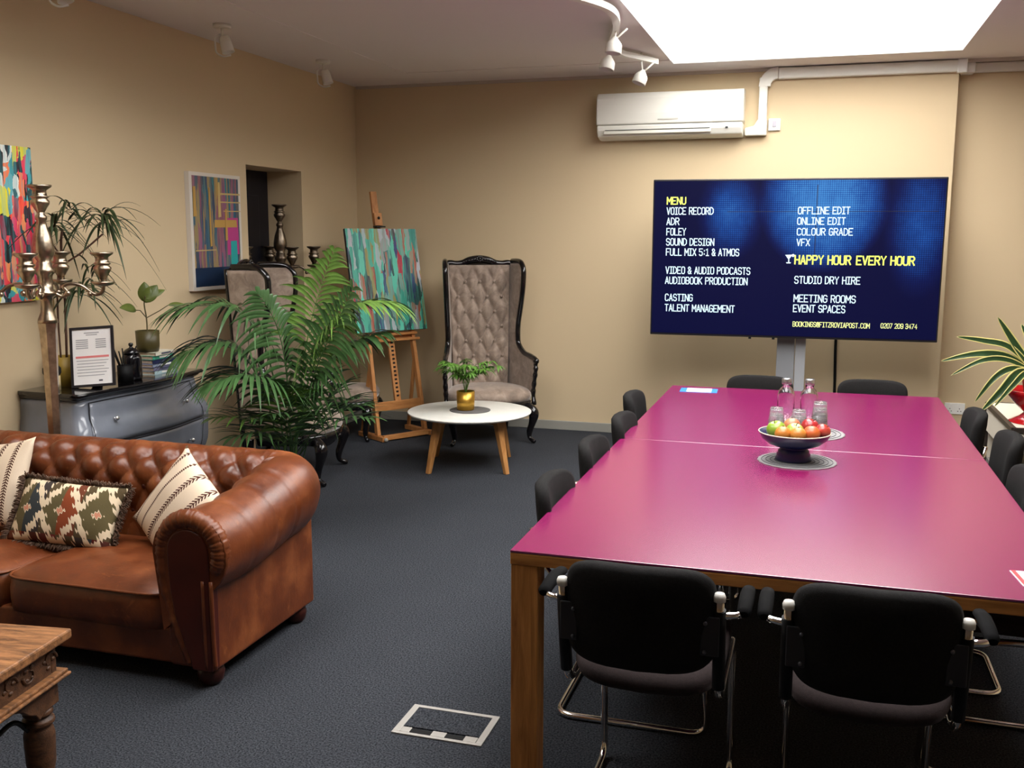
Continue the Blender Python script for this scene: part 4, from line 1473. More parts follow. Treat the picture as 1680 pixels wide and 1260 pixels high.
# ================================================================== THRONE CHAIRS
def make_throne():
    t = thing('throne_chair', '', 'armchair', (0, 0, 0), 0, 'tall buttoned velvet throne chairs')
    TH_ = 1.47
    yb = lambda z: .17 + .055 * (z - .42)                 # back plane
    hwz = lambda z: lerp(.235, .262, (z - .42) / 1.05)    # half width of the back
    # front edge of wing and arm, forward distance (-y) at height z
    fe = [(.40, -.23), (.46, -.25), (.60, -.275), (.665, -.265), (.69, -.14), (.72, -.02), (.80, .04), (.95, .04), (1.15, -.01), (1.30, -.035), (1.40, -.03), (1.45, .0)]
    fy = lambda z: interp(fe, z)
    # tufted back
    du, dv = .125, .25
    def bk(u, v):
        z = lerp(.40, TH_ - .03, v)
        h = hwz(z)
        x = (u * 2 - 1) * h
        e = min(1, (1 - abs(u * 2 - 1)) / .16) * min(1, (v) / .06) * min(1, (1 - v) / .10)
        d = .030 * (1 - e) + (.048 * (1 - tuft((x) / (du / 2) + 0, (z - .55) / (dv / 2))) * min(1, e * 1.2))
        return Vector((x, yb(z) - .065 + d, z))
    m = MB().grid(bk, 56, 110)
    m.build('tufted_back', M_velvet, t)
    b0 = None
    for r in range(0, 8):
        z = .55 + r * dv / 2 * 1.0
        for k in range(-2, 3):
            x = (k + (.5 if r % 2 else 0)) * du
            if abs(x) > .215 or z > 1.40:
                continue
            p = Vector((x, yb(z) - .043, z))
            if b0 is None:
                b0 = MB().ball((0, 0, 0), .013, 10, (1, .6, 1)).build('button', M_velvet, t, loc=p)
            else:
                c = b0.copy()
                C.objects.link(c)
                c.location = p
    MB().prism([(-1, .38), (1, .38), (1, TH_ - .04), (-1, TH_ - .04)], lambda a, b, q: Vector((a * (hwz(b) + .01), yb(b) + q, b)), .0, .035).build('rear_panel', M_velvet, t, bevel=.008)
    # wings with arm panels
    N = 40
    for s in (-1, 1):
        def xo(y, z):
            f = max(0, yb(z) - y)
            return s * (hwz(z) + .008 + .17 * f + .035 * max(0, min(1, (.85 - z) / .2)) * min(1, f / .3))
        m = MB()
        rings = []
        for i in range(N + 1):
            z = lerp(.40, 1.452, i / N)
            yf, yr = fy(z), yb(z) + .03
            row = []
            for k in range(9):
                y = lerp(yr, yf, k / 8)
                puff = .012 * math.sin(PI * k / 8)
                row.append(Vector((xo(y, z) - s * (.0 + puff), y, z)))
            for k in range(9):
                y = lerp(yf, yr, k / 8)
                row.append(Vector((xo(y, z) + s * (.034 + .008 * math.sin(PI * k / 8)), y, z)))
            rings.append(row)
        m.loft(rings)
        m.build('wing_panel', M_velvet, t)
        # carved frame following the front edge
        P = [(-.27, .30), (-.245, .40)] + [(fy(z), z) for z in (.46, .54, .60, .64)]
        P += [(-.285, .672), (-.25, .69), (-.16, .70), (-.06, .715)] + [(fy(z) - .004, z) for z in (.78, .86, .95, 1.05, 1.15, 1.25, 1.33, 1.40, 1.44)]
        P += [(.035, 1.466), (.11, 1.475), (.215, 1.472)]
        pth = smooth_path([(xo(y, z) + s * .018, y, z) for y, z in P], 5)
        n_ = len(pth)
        rr = []
        for k in range(n_):
            q = k / n_
            rr.append(.022 if q > .35 else .019)
            if q < .22:
                rr[-1] *= 1 + .16 * math.sin(k * 1.3)
        MB().tube(pth, rr, 10).build('side_frame', M_lacq, t)
        MB().tube(smooth_path([(s * (hwz(z) + .03), yb(z) + .025, z) for z in (.12, .40, .7, 1.0, 1.25, 1.46)], 3), .017, 8).build('back_post', M_lacq, t)
        MB().ball((xo(-.285, .675) + s * .018, -.285, .668), .03, 10, (.9, 1, .9)).build('arm_scroll', M_lacq, t)
    # crest rail with carved rosette
    y0 = yb(1.45) - .01
    cr = [(-.29, 1.462), (-.25, 1.475), (-.20, 1.468), (-.14, 1.474), (-.08, 1.498), (0, 1.508), (.08, 1.498), (.14, 1.474), (.20, 1.468), (.25, 1.475), (.29, 1.462)]
    pth = smooth_path([(x, y0, z - .018) for x, z in cr], 5)
    MB().tube(pth, [.026 + .006 * math.exp(-((k - len(pth) / 2) / 9) ** 2) for k in range(len(pth))], 12).build('crest_rail', M_lacq, t)
    cp_ = [(p.x, p.z) for p in pth]
    MB().prism(cp_ + [(.29, 1.40), (-.29, 1.40)], lambda a, b, q: Vector((a, q, b)), y0 - .005, y0 + .022).build('crest_panel', M_lacq, t)
    m = MB()
    for k in range(9):
        a = 2 * PI * k / 9
        m.ball((.024 * math.cos(a), y0 - .042, 1.492 + .018 * math.sin(a)), .012, 8, (1, .6, 1))
    m.ball((0, y0 - .048, 1.492), .014, 10)
    for s in (-1, 1):
        for k in range(5):
            m.ball((s * (.045 + k * .024), y0 - .036, 1.488 - k * .005), .014 - .0015 * k, 8, (1.4, .6, .8))
    m.build('carved_rosette', M_lacq, t)
    # seat
    def so_(a):
        c, s_ = math.cos(a), math.sin(a)
        x = math.copysign(abs(c) ** .55, c) * .335
        y = math.copysign(abs(s_) ** .6, s_)
        yy = lerp(-.385, .15, (y + 1) / 2)
        if yy < -.1:
            yy -= .035 * math.cos(x / .31 * PI / 2) ** 2
            x *= 1.03
        else:
            x *= lerp(1, .84, (yy + .1) / .25)
        return x, yy
    rings = []
    for q, z in ((.9, .335), (1.0, .345), (1.03, .375), (1.02, .405), (.97, .425), (.85, .442), (.6, .455), (.3, .46), (.02, .462)):
        rings.append([Vector((x * q, (y + .08) * q - .08, z)) for x, y in (so_(2 * PI * k / 40) for k in range(40))])
    MB().loft(rings).build('seat_cushion', M_velvet, t)
    rings = []
    for q, z in ((.97, .27), (1.0, .275), (1.01, .31), (1.03, .338), (.98, .345)):
        rings.append([Vector((x * q, (y + .08) * q - .08, z + (.018 * math.cos(x / .31 * PI * 1.5) if z < .3 else 0))) for x, y in (so_(2 * PI * k / 40) for k in range(40))])
    m = MB().loft(rings)
    for k in range(-3, 4):
        m.ball((k * .035, -.418 + .02 * abs(k) / 3, .292), .02 - .003 * abs(k), 8, (1, .5, .8))
    m.build('carved_seat_rail', M_lacq, t)
    for s in (-1, 1):
        pts = [(s * .30, -.325, .31), (s * .338, -.365, .26), (s * .335, -.36, .19), (s * .315, -.335, .10), (s * .313, -.338, .045), (s * .333, -.37, .022), (s * .345, -.388, .016)]
        pth = smooth_path(pts, 6)
        MB().tube(pth, [interp([(0, .034), (.2, .042), (.45, .026), (.7, .016), (.85, .018), (1, .014)], k / (len(pth) - 1)) for k in range(len(pth))], 12).build('cabriole_leg', M_lacq, t)
        pth = smooth_path([(s * .225, .15, .30), (s * .228, .16, .18), (s * .235, .20, .06), (s * .24, .23, .012)], 6)
        MB().tube(pth, [lerp(.024, .016, k / (len(pth) - 1)) for k in range(len(pth))], 10).build('rear_leg', M_lacq, t)
    return t


tc = make_throne()
tc['label'] = 'tall tufted velvet throne chair facing the room from behind the round coffee table'
tc.location = (-2.64, 7.84, 0)
tc.rotation_euler = (0, 0, math.radians(30))
dup(tc, (-3.57, 6.11, 0), math.radians(104), 'tall velvet throne chair by the left wall, half hidden by the big palm')

# low stool matching the thrones
sl = thing('velvet_stool', 'low velvet stool with black cabriole legs between the half hidden throne and the easel', 'stool', (-3.725, 7.50, 0), math.radians(104))
def st_o(a, k=1.0):
    c, s_ = math.cos(a), math.sin(a)
    return math.copysign(abs(c) ** .6, c) * .285 * k, math.copysign(abs(s_) ** .6, s_) * .23 * k
MB().loft([[Vector((*st_o(2 * PI * k / 36, q), z)) for k in range(36)] for q, z in ((.9, .325), (1.0, .335), (1.04, .365), (1.02, .392), (.94, .412), (.7, .432), (.35, .44), (.02, .442))]).build('seat_cushion', M_velvet, sl)
MB().loft([[Vector((*st_o(2 * PI * k / 36, q), z)) for k in range(36)] for q, z in ((.97, .265), (1.0, .27), (1.01, .30), (1.03, .33), (.98, .338))]).build('carved_seat_rail', M_lacq, sl)
for sx in (-1, 1):
    for sy in (-1, 1):
        pth = smooth_path([(sx * .225, sy * .17, .30), (sx * .255, sy * .20, .25), (sx * .25, sy * .195, .18), (sx * .232, sy * .18, .09), (sx * .232, sy * .18, .045), (sx * .25, sy * .195, .02), (sx * .26, sy * .205, .015)], 6)
        MB().tube(pth, [interp([(0, .034), (.2, .04), (.45, .025), (.7, .016), (.85, .018), (1, .013)], k / (len(pth) - 1)) for k in range(len(pth))], 12).build('cabriole_leg', M_lacq, sl)

# ================================================================== CANDELABRA
def make_candelabrum(Mx):
    t = thing('candelabrum', '', 'candelabrum', (0, 0, 0), 0, 'tall silver floor candelabra')
    m = MB()
    m.lathe([(.1, 0), (.105, .012), (.09, .025), (.06, .04), (.045, .07), (.04, .1)], seg=24).build('base', Mx, t)
    # tapering hexagonal shaft
    MB().lathe([(.026, .1), (.030, .5), (.036, 1.0), (.043, 1.20), (.048, 1.245)], seg=6, smooth=False).build('hexagonal_shaft', Mx, t)
    MB().lathe([(.048, 1.245), (.046, 1.262), (.03, 1.30), (.027, 1.345), (.034, 1.375), (.052, 1.385), (.054, 1.40), (.034, 1.412), (.036, 1.48), (.047, 1.495), (.047, 1.512), (.036, 1.525), (.036, 1.545), (.03, 1.55), (.05, 1.585), (.052, 1.62), (.042, 1.68), (.026, 1.725), (.021, 1.75), (.028, 1.757), (.028, 1.772), (.018, 1.782), (.019, 1.815), (.026, 1.83), (.02, 1.845), (.022, 1.85)], seg=28).build('turned_column', Mx, t)
    cup = [(.012, -.02), (.024, .0), (.03, .012), (.042, .03), (.046, .045), (.034, .056), (.036, .06), (.046, .066), (.034, .074), (.032, .098), (.05, .11), (.058, .116), (.058, .124), (.03, .122), (.028, .07), (.001, .07)]
    MB().lathe(cup, (0, 0, 1.80), 28).build('candle_cup', Mx, t)
    for k in range(4):
        a = PI / 2 * k + .45
        ca, sa = math.cos(a), math.sin(a)
        pts = [(.03, 1.40), (.08, 1.375), (.10, 1.40), (.085, 1.425), (.12, 1.44), (.17, 1.43), (.21, 1.40), (.24, 1.385), (.27, 1.40), (.275, 1.435)]
        rr = [.008] * 46
        arm = MB().tube(smooth_path([(r * ca, r * sa, z) for r, z in pts], 5), [.0095] * 46, 8)
        arm.ball((.105 * ca, .105 * sa, 1.392), .016, 8).ball((.21 * ca, .21 * sa, 1.388), .014, 8)
        o = arm.build('branch', Mx, t)
        MB().lathe([(.012, 1.425), (.05, 1.436), (.056, 1.446), (.056, 1.45), (.02, 1.449), (.018, 1.46)], (.275 * ca, .275 * sa, 0), 24).build('drip_pan', Mx, o)
        MB().lathe([(r * .95, z * .98) for r, z in cup], (.275 * ca, .275 * sa, 1.475), 24).build('candle_cup', Mx, o)
    return t


c1 = make_candelabrum(M_silver)
c1['label'] = 'tall silver floor candelabrum standing behind the brown sofa in front of the grey chest'
c1.location = (-3.675, 4.065, 0)
c2 = make_candelabrum(M_pewter)
c2['label'] = 'dark silver floor candelabrum by the door recess behind the throne chairs'
c2.location = (-4.07, 7.04, 0)
c2.rotation_euler = (0, 0, .388)

# ================================================================== EASEL AND ITS PAINTING
es = thing('easel', 'beech studio easel standing in the room corner holding a painting', 'easel', (-3.29, 7.60, 0), math.radians(57))
EW = .235
LEAN = .19
ey = lambda z: .06 + LEAN * z             # rake of the uprights away from the viewer
for s in (-1, 1):
    MB().bar((s * EW, -.10, .022), (s * EW, .28, .022), .05, .04).build('foot_skid', M_beech, es, bevel=.004)
    MB().bar((s * EW, ey(.04) - .06, .04), (s * EW * .93, ey(.92) - .06, .92), .032, .045).build('upright', M_beech, es, bevel=.003)
    MB().bar((s * EW, .25, .04), (s * EW * .94, ey(.62) - .045, .62), .022, .03).build('rear_strut', M_beech, es, bevel=.003)
    MB().ball((s * EW, -.115, .022), .018, 8).build('end_cap', pm('pale_rubber', S(176, 170, 160), .6), es)
M_beechx = wood('beech_across', S(166, 104, 54), S(206, 146, 88), .5, stretch=(1.5, 10, 10))
MB().box((0, -.07, .03), (2 * EW, .035, .04)).build('crossbar', M_beechx, es, bevel=.003)
MB().box((0, ey(.27) - .06, .27), (2 * EW - .02, .025, .075)).build('crossbar', M_beechx, es, bevel=.003)
MB().box((0, ey(.82) - .085, .815), (2 * EW + .06, .05, .02)).box((0, ey(.87) - .065, .862), (2 * EW + .02, .09, .02)).box((0, ey(.84) - .05, .84), (2 * EW - .02, .02, .06)).build('tray', M_beechx, es, bevel=.003)
MB().bar((-.0, ey(.29) - .055, .29), (0, ey(2.05) - .05, 2.05), .06, .022, up=(0, 1, 0)).build('mast', M_beech, es, bevel=.003)
for k in range(14):
    z = .34 + k * .034
    MB().bar((0, ey(z) - .067, z), (0, ey(z) - .0665, z + .016), .022, .003, up=(0, 1, 0)).build('mast_notch', M_black, es)
MB().bar((0, ey(1.77) - .075, 1.765), (0, ey(1.86) - .072, 1.87), .075, .035, up=(0, 1, 0)).build('top_clamp', M_beech, es, bevel=.003)
MB().box((0, ey(1.755) - .09, 1.757), (.085, .06, .012)).build('clamp_jaw', M_black, es)
MB().ball((0, ey(1.83) - .098, 1.83), .013, 8).build('clamp_knob', M_black, es)
P3 = [(70, 170, 146), (30, 36, 50), (90, 196, 170), (36, 44, 58), (60, 74, 84), (96, 200, 176), (28, 32, 48), (120, 150, 140), (70, 50, 60), (40, 130, 120), (36, 40, 84), (150, 150, 150), (54, 90, 96)]
P3b = [(176, 34, 60), (150, 140, 80), (96, 206, 180), (30, 34, 50), (50, 40, 110), (170, 90, 70), (180, 180, 190), (60, 160, 140)]
ep = thing('easel_painting', 'teal, black and red abstract canvas resting on the beech easel', 'painting', (0, 0, 0), 0)
ep.rotation_mode = 'XYZ'
rl = math.atan(LEAN)
ez = 1.313
base = Matrix.Translation((-3.29, 7.60, 0)) @ Matrix.Rotation(math.radians(57), 4, 'Z') @ Matrix.Translation((0, ey(ez) - .097, ez)) @ Matrix.Rotation(-rl, 4, 'X')
ep.location = base.to_translation()
ep.rotation_euler = base.to_euler('XYZ')
MB().box((0, 0, 0), (.70, .024, .865)).build('stretcher', pm('canvas_edge_teal', S(40, 52, 56), .7), ep)
MB().box((0, -.0135, 0), (.70, .003, .865)).build('painted_canvas', m_painting('teal_abstract', P3, 17, 3.0, 5.2, .3, P3b), ep)

# ================================================================== COFFEE TABLE
ct = thing('coffee_table', 'round white coffee table with four splayed oak legs', 'coffee table', (-2.40, 6.79, 0), math.radians(36))
CR = .455
MB().lathe([(.001, .382), (.40, .382), (CR - .008, .394), (CR, .402), (CR, .408), (CR - .003, .41), (.001, .41)], seg=64).build('tabletop', pm('white_worn_top', S(226, 224, 216), .35, var=.05, vscale=14), ct)
for a in (25, 115, 205, 295):
    ca, sa = math.cos(math.radians(a)), math.sin(math.radians(a))
    MB().loft([[Vector((ca * r - sa * i * w_ + ca * j * w_ * .8, sa * r + ca * i * w_ + sa * j * w_ * .8, z)) for i, j in ((-1, -1), (1, -1), (1, 1), (-1, 1))] for r, w_, z in ((.30, .03, .382), (.395, .018, 0))], smooth=False).build('leg', wood('oak_leg_%d' % a, S(150, 98, 50), S(196, 142, 84), .5), ct, bevel=.004)
for a in (25, 115):
    ca, sa = math.cos(math.radians(a)), math.sin(math.radians(a))
    MB().bar((-ca * .3, -sa * .3, .36), (ca * .3, sa * .3, .36), .05, .03).build('under_rail', M_oak, ct)
cm = tag(MB().lathe([(.001, 0), (.15, 0), (.151, .003), (.15, .005), (.001, .005)], seg=40).build('round_mat', pm('grey_felt_mat', S(92, 90, 88), .9), None, loc=(-2.40, 6.80, .41)), 'round grey mat under the gold pot on the coffee table', 'table mat')
gp = thing('potted_fern', 'small leafy green plant in gold pot on the round white coffee table', 'potted plant', (-2.43, 6.79, .415))
M_gold = pm('brushed_gold', S(206, 160, 70), .32, metal=.9, var=.08, vscale=30)
MB().lathe([(.001, 0), (.058, 0), (.064, .006), (.067, .14), (.062, .14), (.06, .02), (.001, .02)], seg=32).build('pot', M_gold, gp)
MB().lathe([(.001, .02), (.06, .02), (.0615, .125), (.001, .13)], seg=20).build('soil', M_soil, gp)
M_fern = pm('fresh_green_leaf', S(86, 128, 48), .5, var=.35, vscale=18)
rnd = random.Random(5)
for k in range(15):
    a = 2 * PI * k / 15 + rnd.uniform(-.2, .2)
    out, up_ = rnd.uniform(.08, .24), rnd.uniform(.16, .32)
    st_ = smooth_path([(0, 0, .12), (.3 * out * math.cos(a), .3 * out * math.sin(a), .12 + up_ * .7), (out * math.cos(a), out * math.sin(a), .12 + up_ * .85)], 5)
    m = MB()
    m.tube(st_, .0018, 5)
    tip = st_[-1]
    for j, base_ in enumerate((st_[5], st_[7], st_[8], tip)):
        for q in range(6):
            b = a + (q - 2.5) * .62 + rnd.uniform(-.15, .15)
            leaf(m, base_, (math.cos(b), math.sin(b), rnd.uniform(-.1, .35)), rnd.uniform(.05, .075), .02, rnd.uniform(.3, .8), .2, 5)
    m.build('stem_with_leaves', M_fern, gp, fixn=False)

# ================================================================== BIG PALM
pa = thing('kentia_palm', 'large arching green palm between the sofa end and the throne chairs', 'potted plant', (-2.84, 4.92, 0))
MB().lathe([(.001, 0), (.11, 0), (.135, .3), (.14, .32), (.125, .32), (.105, .05), (.001, .05)], seg=32).build('pot', pm('black_planter', S(24, 24, 26), .5), pa)
MB().lathe([(.001, .05), (.105, .05), (.122, .29), (.001, .3)], seg=24).build('soil', M_soil, pa)
M_palm = pm('palm_leaf', S(60, 92, 50), .36, var=.35, vscale=9, spec=.6)
M_palm2 = pm('young_palm_leaf', S(94, 128, 56), .38, var=.35, vscale=9)
rnd = random.Random(8)


def frond(P1, P2, n=26, L=.38, wd=.026, mat=None, t0=.36, base=None, droop=.6, tilt=0.0, rad=.006):
    base = base or (rnd.uniform(-.06, .06), rnd.uniform(-.05, .05), .29)
    B0 = Vector(base)
    o = Vector((-2.84, 4.92, 0))
    A, T = Vector(P1) - o, Vector(P2) - o
    pth = []
    for i in range(41):
        t = i / 40
        pth.append(B0 * (1 - t) ** 3 + (B0 + Vector(((A.x - B0.x) * .45, (A.y - B0.y) * .45, (A.z - B0.z) * .75))) * 3 * t * (1 - t) ** 2 + A * 3 * t * t * (1 - t) + T * t ** 3)
    m = MB()
    m.tube(pth, [lerp(rad, .0012, i / 40) for i in range(41)], 6)
    for k in range(n):
        t = lerp(t0, .99, k / (n - 1))
        i = min(39, int(t * 40))
        p = pth[i].lerp(pth[i + 1], t * 40 - i)
        tg = (pth[i + 1] - pth[i]).normalized()
        side = tg.cross(Vector((0, 0, 1)))
        if side.length < .2:
            side = tg.cross(Vector((.3, -.9, .2)))
        side.normalize()
        if tilt:
            side = Matrix.Rotation(tilt, 3, tg) @ side
        nn = side.cross(tg)
        f = (k / (n - 1))
        ln = L * (.55 + .75 * math.sin(PI * min(1, f * .8 + .16))) * rnd.uniform(.88, 1.1) * (1 - .45 * f ** 3)
        for s in (-1, 1):
            d = side * s * lerp(1.0, .5, f ** 1.5) + tg * lerp(.35, .85, f) + nn * .25
            leaf(m, p, d + Vector((0, 0, rnd.uniform(-.08, .08))), ln, wd, droop * rnd.uniform(.7, 1.3), .3, 8, upn=nn)
    return m.build('frond', mat or M_palm, pa, fixn=False)


FR = [[(-2.94, 4.85, 1.42), (-3.37, 4.62, 1.26), {}], [(-3.02, 4.8, 1.2), (-3.24, 4.52, 1.04), {}], [(-2.72, 4.75, 1.18), (-2.80, 4.6, 1.38), dict(L=.25, tilt=1.2, n=20)],
      [(-2.73, 5.0, 1.23), (-2.58, 5.05, 1.60), dict(L=.29, mat=M_palm2, tilt=1.25)], [(-2.52, 5.0, 1.42), (-2.20, 5.12, 1.28), dict(mat=M_palm2, L=.30)], [(-2.58, 5.0, 1.09), (-2.27, 5.1, 1.15), dict(L=.28)],
      [(-2.84, 4.75, 1.01), (-3.05, 4.48, .90), {}], [(-2.57, 4.85, 1.05), (-2.37, 4.85, 1.40), dict(L=.34, tilt=1.1)]]
for A, T, kw in FR:
    frond(A, T, **kw)
for T in ((-2.34, 4.8, .81), (-2.29, 4.85, .70), (-2.48, 4.9, .86), (-2.56, 4.9, .92), (-2.73, 4.6, .74), (-2.86, 4.62, .70), (-2.98, 4.58, .60), (-3.1, 4.6, .70), (-2.71, 4.7, .84), (-2.38, 5.0, .74)):
    T = Vector(T)
    A = Vector((-2.72, 4.95, .45)).lerp(T, .55) + Vector((0, 0, .12))
    frond(A, T, n=11, L=.26, wd=.02, t0=.35, droop=.35, rad=.004, mat=M_palm if rnd.random() < .7 else M_palm2)

# ================================================================== THINGS ON THE MEETING TABLE
M_mat = pm('grey_woven_mat', S(134, 132, 132), .8)
M_mat2 = pm('dark_woven_ring', S(92, 92, 96), .8)
def placemat(label, loc, r):
    o = thing('woven_placemat', label, 'placemat', loc, 0, 'round woven placemats on the magenta table')
    m = MB()
    n = 9
    prof = [(.001, 0), (r, 0)]
    for k in range(n, 0, -1):
        q = r * k / n
        prof += [(q, .003), (q - r / n * .35, .0055), (q - r / n * .8, .003)]
    prof.append((.001, .004))
    rings = []
    for rr_, z in prof:
        rings.append([Vector((max(rr_, .001) * (1 + (.012 * math.sin(k * 1.9) if rr_ > r * .93 else 0)) * math.cos(2 * PI * k / 72), max(rr_, .001) * (1 + (.012 * math.sin(k * 1.9) if rr_ > r * .93 else 0)) * math.sin(2 * PI * k / 72), z)) for k in range(72)])
    m.loft(rings)
    m.build('woven_disc', M_mat, o)
    for k in range(1, n):
        MB().tube([Vector((r * (k + .1) / n * math.cos(2 * PI * q / 48), r * (k + .1) / n * math.sin(2 * PI * q / 48), .0045)) for q in range(48)], .0014, 5, loop=True).build('dark_ring', M_mat2, o)
    return o
MT = TZ
placemat('round grey woven placemat under the blue fruit bowl', (-.045, 4.285, MT), .162)
placemat('round grey woven placemat under the glasses and bottles behind the fruit bowl', (-.035, 4.93, MT), .20)
MZ = MT + .0057
bw = thing('fruit_bowl', 'dark blue glazed pedestal fruit bowl on a woven mat', 'bowl', (-.06, 4.285, MZ))
prof = [(.001, 0), (.074, 0), (.076, .006), (.069, .02), (.071, .024), (.064, .036), (.065, .040), (.056, .05), (.054, .055), (.07, .058), (.108, .072), (.135, .094), (.147, .116), (.149, .12), (.145, .121), (.128, .103), (.09, .085), (.04, .076), (.001, .075)]
MB().lathe(prof, seg=48).build('bowl_body', pm('navy_glaze', S(13, 19, 62), .3, coat=.15), bw)
M_rim = pm('pale_rim', S(206, 196, 176), .35)
MB().tube([Vector((.147 * math.cos(2 * PI * k / 48), .147 * math.sin(2 * PI * k / 48), .1205)) for k in range(48)], .0026, 6, loop=True).build('rim', M_rim, bw)
M_stk = pm('fruit_stalk', S(76, 54, 34), .8)
def fruit(name, label, loc, r, col, cat, col2=None, tilt=(0, 0, 0)):
    o = thing(name, label, cat, Vector((-.06, 4.285, MZ)) + Vector(loc), 0, 'fruit in the blue bowl')
    o.rotation_euler = tilt
    t = NT(name + '_skin')
    f = t.noise(18, detail=3)
    c = t.ramp(f, [(.35, S(*col)), (.68, S(*(col2 or col)))])
    t.lk(c, t.b.inputs['Base Color'])
    t.b.inputs['Roughness'].default_value = .32 if cat == 'apple' else .45
    t.b.inputs['Coat Weight'].default_value = .25
    if cat == 'orange':
        t.bump(t.noise(220, detail=1), .3, .002)
    prof = []
    n = 18
    for k in range(n + 1):
        a = -PI / 2 + PI * k / n
        x, z = math.cos(a) * r, math.sin(a) * r * (.92 if cat == 'apple' else .97)
        if cat == 'apple':
            z -= .22 * r * math.exp(-(x / (.28 * r)) ** 2) * (1 if a > 0 else -.7)
        prof.append((x, z))
    MB().lathe(prof, seg=24).build('flesh', t.m, o)
    if cat == 'apple':
        MB().tube([(0, 0, r * .6), (.003, 0, r * .95), (.008, 0, r * 1.12)], .0016, 6).build('stalk', M_stk, o)
    else:
        MB().ball((0, 0, r * .95), .004, 6).build('stalk', M_stk, o)
fruit('apple', 'large green apple at left in the blue bowl', (-.075, -.01, .128), .041, (114, 147, 36), 'apple', (147, 168, 58), (.2, -.3, 0))
fruit('apple', 'yellow green apple in the middle of the blue bowl', (.002, -.025, .127), .038, (126, 154, 47), 'apple', (173, 173, 80), (.3, .1, 0))
fruit('apple', 'dark red apple at back right of the blue bowl', (.062, .042, .138), .038, (147, 28, 35), 'apple', (173, 50, 47), (.1, .4, 0))
fruit('apple', 'bright red apple at far right in the blue bowl', (.115, -.004, .131), .032, (168, 36, 42), 'apple', (188, 80, 58), (.2, .6, 0))
fruit('peach', 'pinkish orange peach at the back of the blue bowl', (-.012, .05, .134), .037, (189, 122, 77), 'peach', (179, 90, 63))
fruit('orange', 'orange fruit at front left of the blue bowl, below the green apple', (-.045, -.068, .121), .034, (194, 119, 42), 'orange')
fruit('orange', 'orange fruit at front centre of the blue bowl', (.017, -.084, .124), .033, (198, 126, 48), 'orange')
fruit('orange', 'red orange fruit at front right of the blue bowl', (.069, -.058, .126), .036, (189, 77, 30), 'orange', (198, 100, 42))

M_tumb = pm('pressed_glass', (.96, .97, .97), .05, trans=.93, ior=1.3)
def tumbler(label, loc):
    o = thing('tumbler', label, 'glass', loc, 0, 'upturned clear tumblers stacked behind the bowl')
    prof = [(.0375, 0), (.0385, .004), (.0375, .03), (.038, .034), (.035, .04), (.030, .088), (.028, .092), (.001, .092), (.001, .082), (.0255, .082), (.0275, .078), (.0345, .036), (.0345, .0), (.036, -.001)]
    MB().lathe(prof + [prof[0]], seg=28, caps=False).build('glass_body', M_tumb, o)
for nm, x, y, n_ in (('left', -.155, 4.88, 2), ('middle', -.05, 4.845, 2), ('right', .045, 4.93, 3)):
    for k in range(n_):
        pos = (['bottom', 'top'] if n_ == 2 else ['bottom', 'middle', 'top'])[k]
        tumbler('upturned clear tumbler, %s of the %s stack behind the fruit bowl' % (pos, nm), (x, y, MZ + .001 + k * .030))
for nm, x in (('left', -.118), ('right', -.008)):
    o = thing('water_bottle', 'clear glass water bottle with silver cap, %s one of the pair on the table' % nm, 'bottle', (x, 5.05, MZ + .001), 0, 'pair of clear water bottles')
    prof = [(.001, 0), (.038, 0), (.042, .005), (.042, .155), (.038, .178), (.028, .193), (.0205, .20), (.02, .216), (.017, .216), (.017, .20), (.026, .19), (.036, .176), (.039, .155), (.039, .008), (.001, .006)]
    MB().lathe(prof, seg=28).build('glass_body', M_clear, o)
    MB().lathe([(.001, .212), (.0225, .212), (.0235, .216), (.0235, .238), (.022, .242), (.001, .242)], seg=24).build('screw_cap', pm('silver_cap', S(190, 188, 190), .25, metal=.9), o)
lf = thing('leaflet', 'blue and white leaflet lying at the far left corner of the magenta table', 'leaflet', (-.665, 6.135, MT), .05)
MB().box((0, 0, .001), (.225, .16, .002)).build('blue_sheet', pm('blue_print', S(54, 130, 210), .4), lf)
MB().box((.002, .0, .0026), (.15, .15, .001)).build('white_sheet', pm('paper', (0, 0, 0)), lf)
for k in range(3):
    MB().box((.0, .04 - k * .035, .0033), (.10 - .02 * k, .008, .0004)).build('print_line', M_ink, lf)
lf = thing('leaflet', 'white leaflet with red edge near the front right of the magenta table', 'leaflet', (.655, 2.96, MT), .1)
MB().box((0, 0, .001), (.17, .13, .002)).build('white_sheet', pm('paper', (0, 0, 0)), lf)
MB().box((-.076, 0, .0024), (.012, .13, .0008)).build('red_band', pm('red_print', S(196, 60, 66), .5), lf)
for k in range(3):
    MB().box((-.01, .035 - k * .03, .0023), (.09, .008, .0004)).build('print_line', M_ink, lf)

# ================================================================== CABINET AND PLANT AT RIGHT
cab = thing('side_cabinet', 'white side unit with dark metal edge frame at the right behind the chairs', 'cabinet', (1.06, 5.85, 0))
M_fr = pm('bronze_frame', S(60, 52, 46), .4, metal=.4)
M_cabw = pm('cabinet_white', S(206, 198, 182), .45)
CW, CL, CHH = .48, .89, .66
MB().box((CW / 2, CL / 2, CHH - .006), (CW - .02, CL - .02, .012)).build('top', M_cabw, cab, bevel=.002)
for x0, y0, x1, y1 in ((0, 0, CW, 0), (0, CL, CW, CL), (0, 0, 0, CL), (CW, 0, CW, CL)):
    MB().bar((x0, y0, CHH - .012), (x1, y1, CHH - .012), .026, .026).build('edge_frame', M_fr, cab)
for x in (0, CW):
    for y in (0, CL):
        MB().bar((x, y, 0), (x, y, CHH - .02), .026, .026).build('post', M_fr, cab)
MB().box((.004, CL / 2, .56), (.016, CL - .03, .14)).build('side_panel', M_cabw, cab)
MB().box((CW / 2, .004, .575), (CW - .03, .016, .11)).build('drawer_front', M_cabw, cab, bevel=.003)
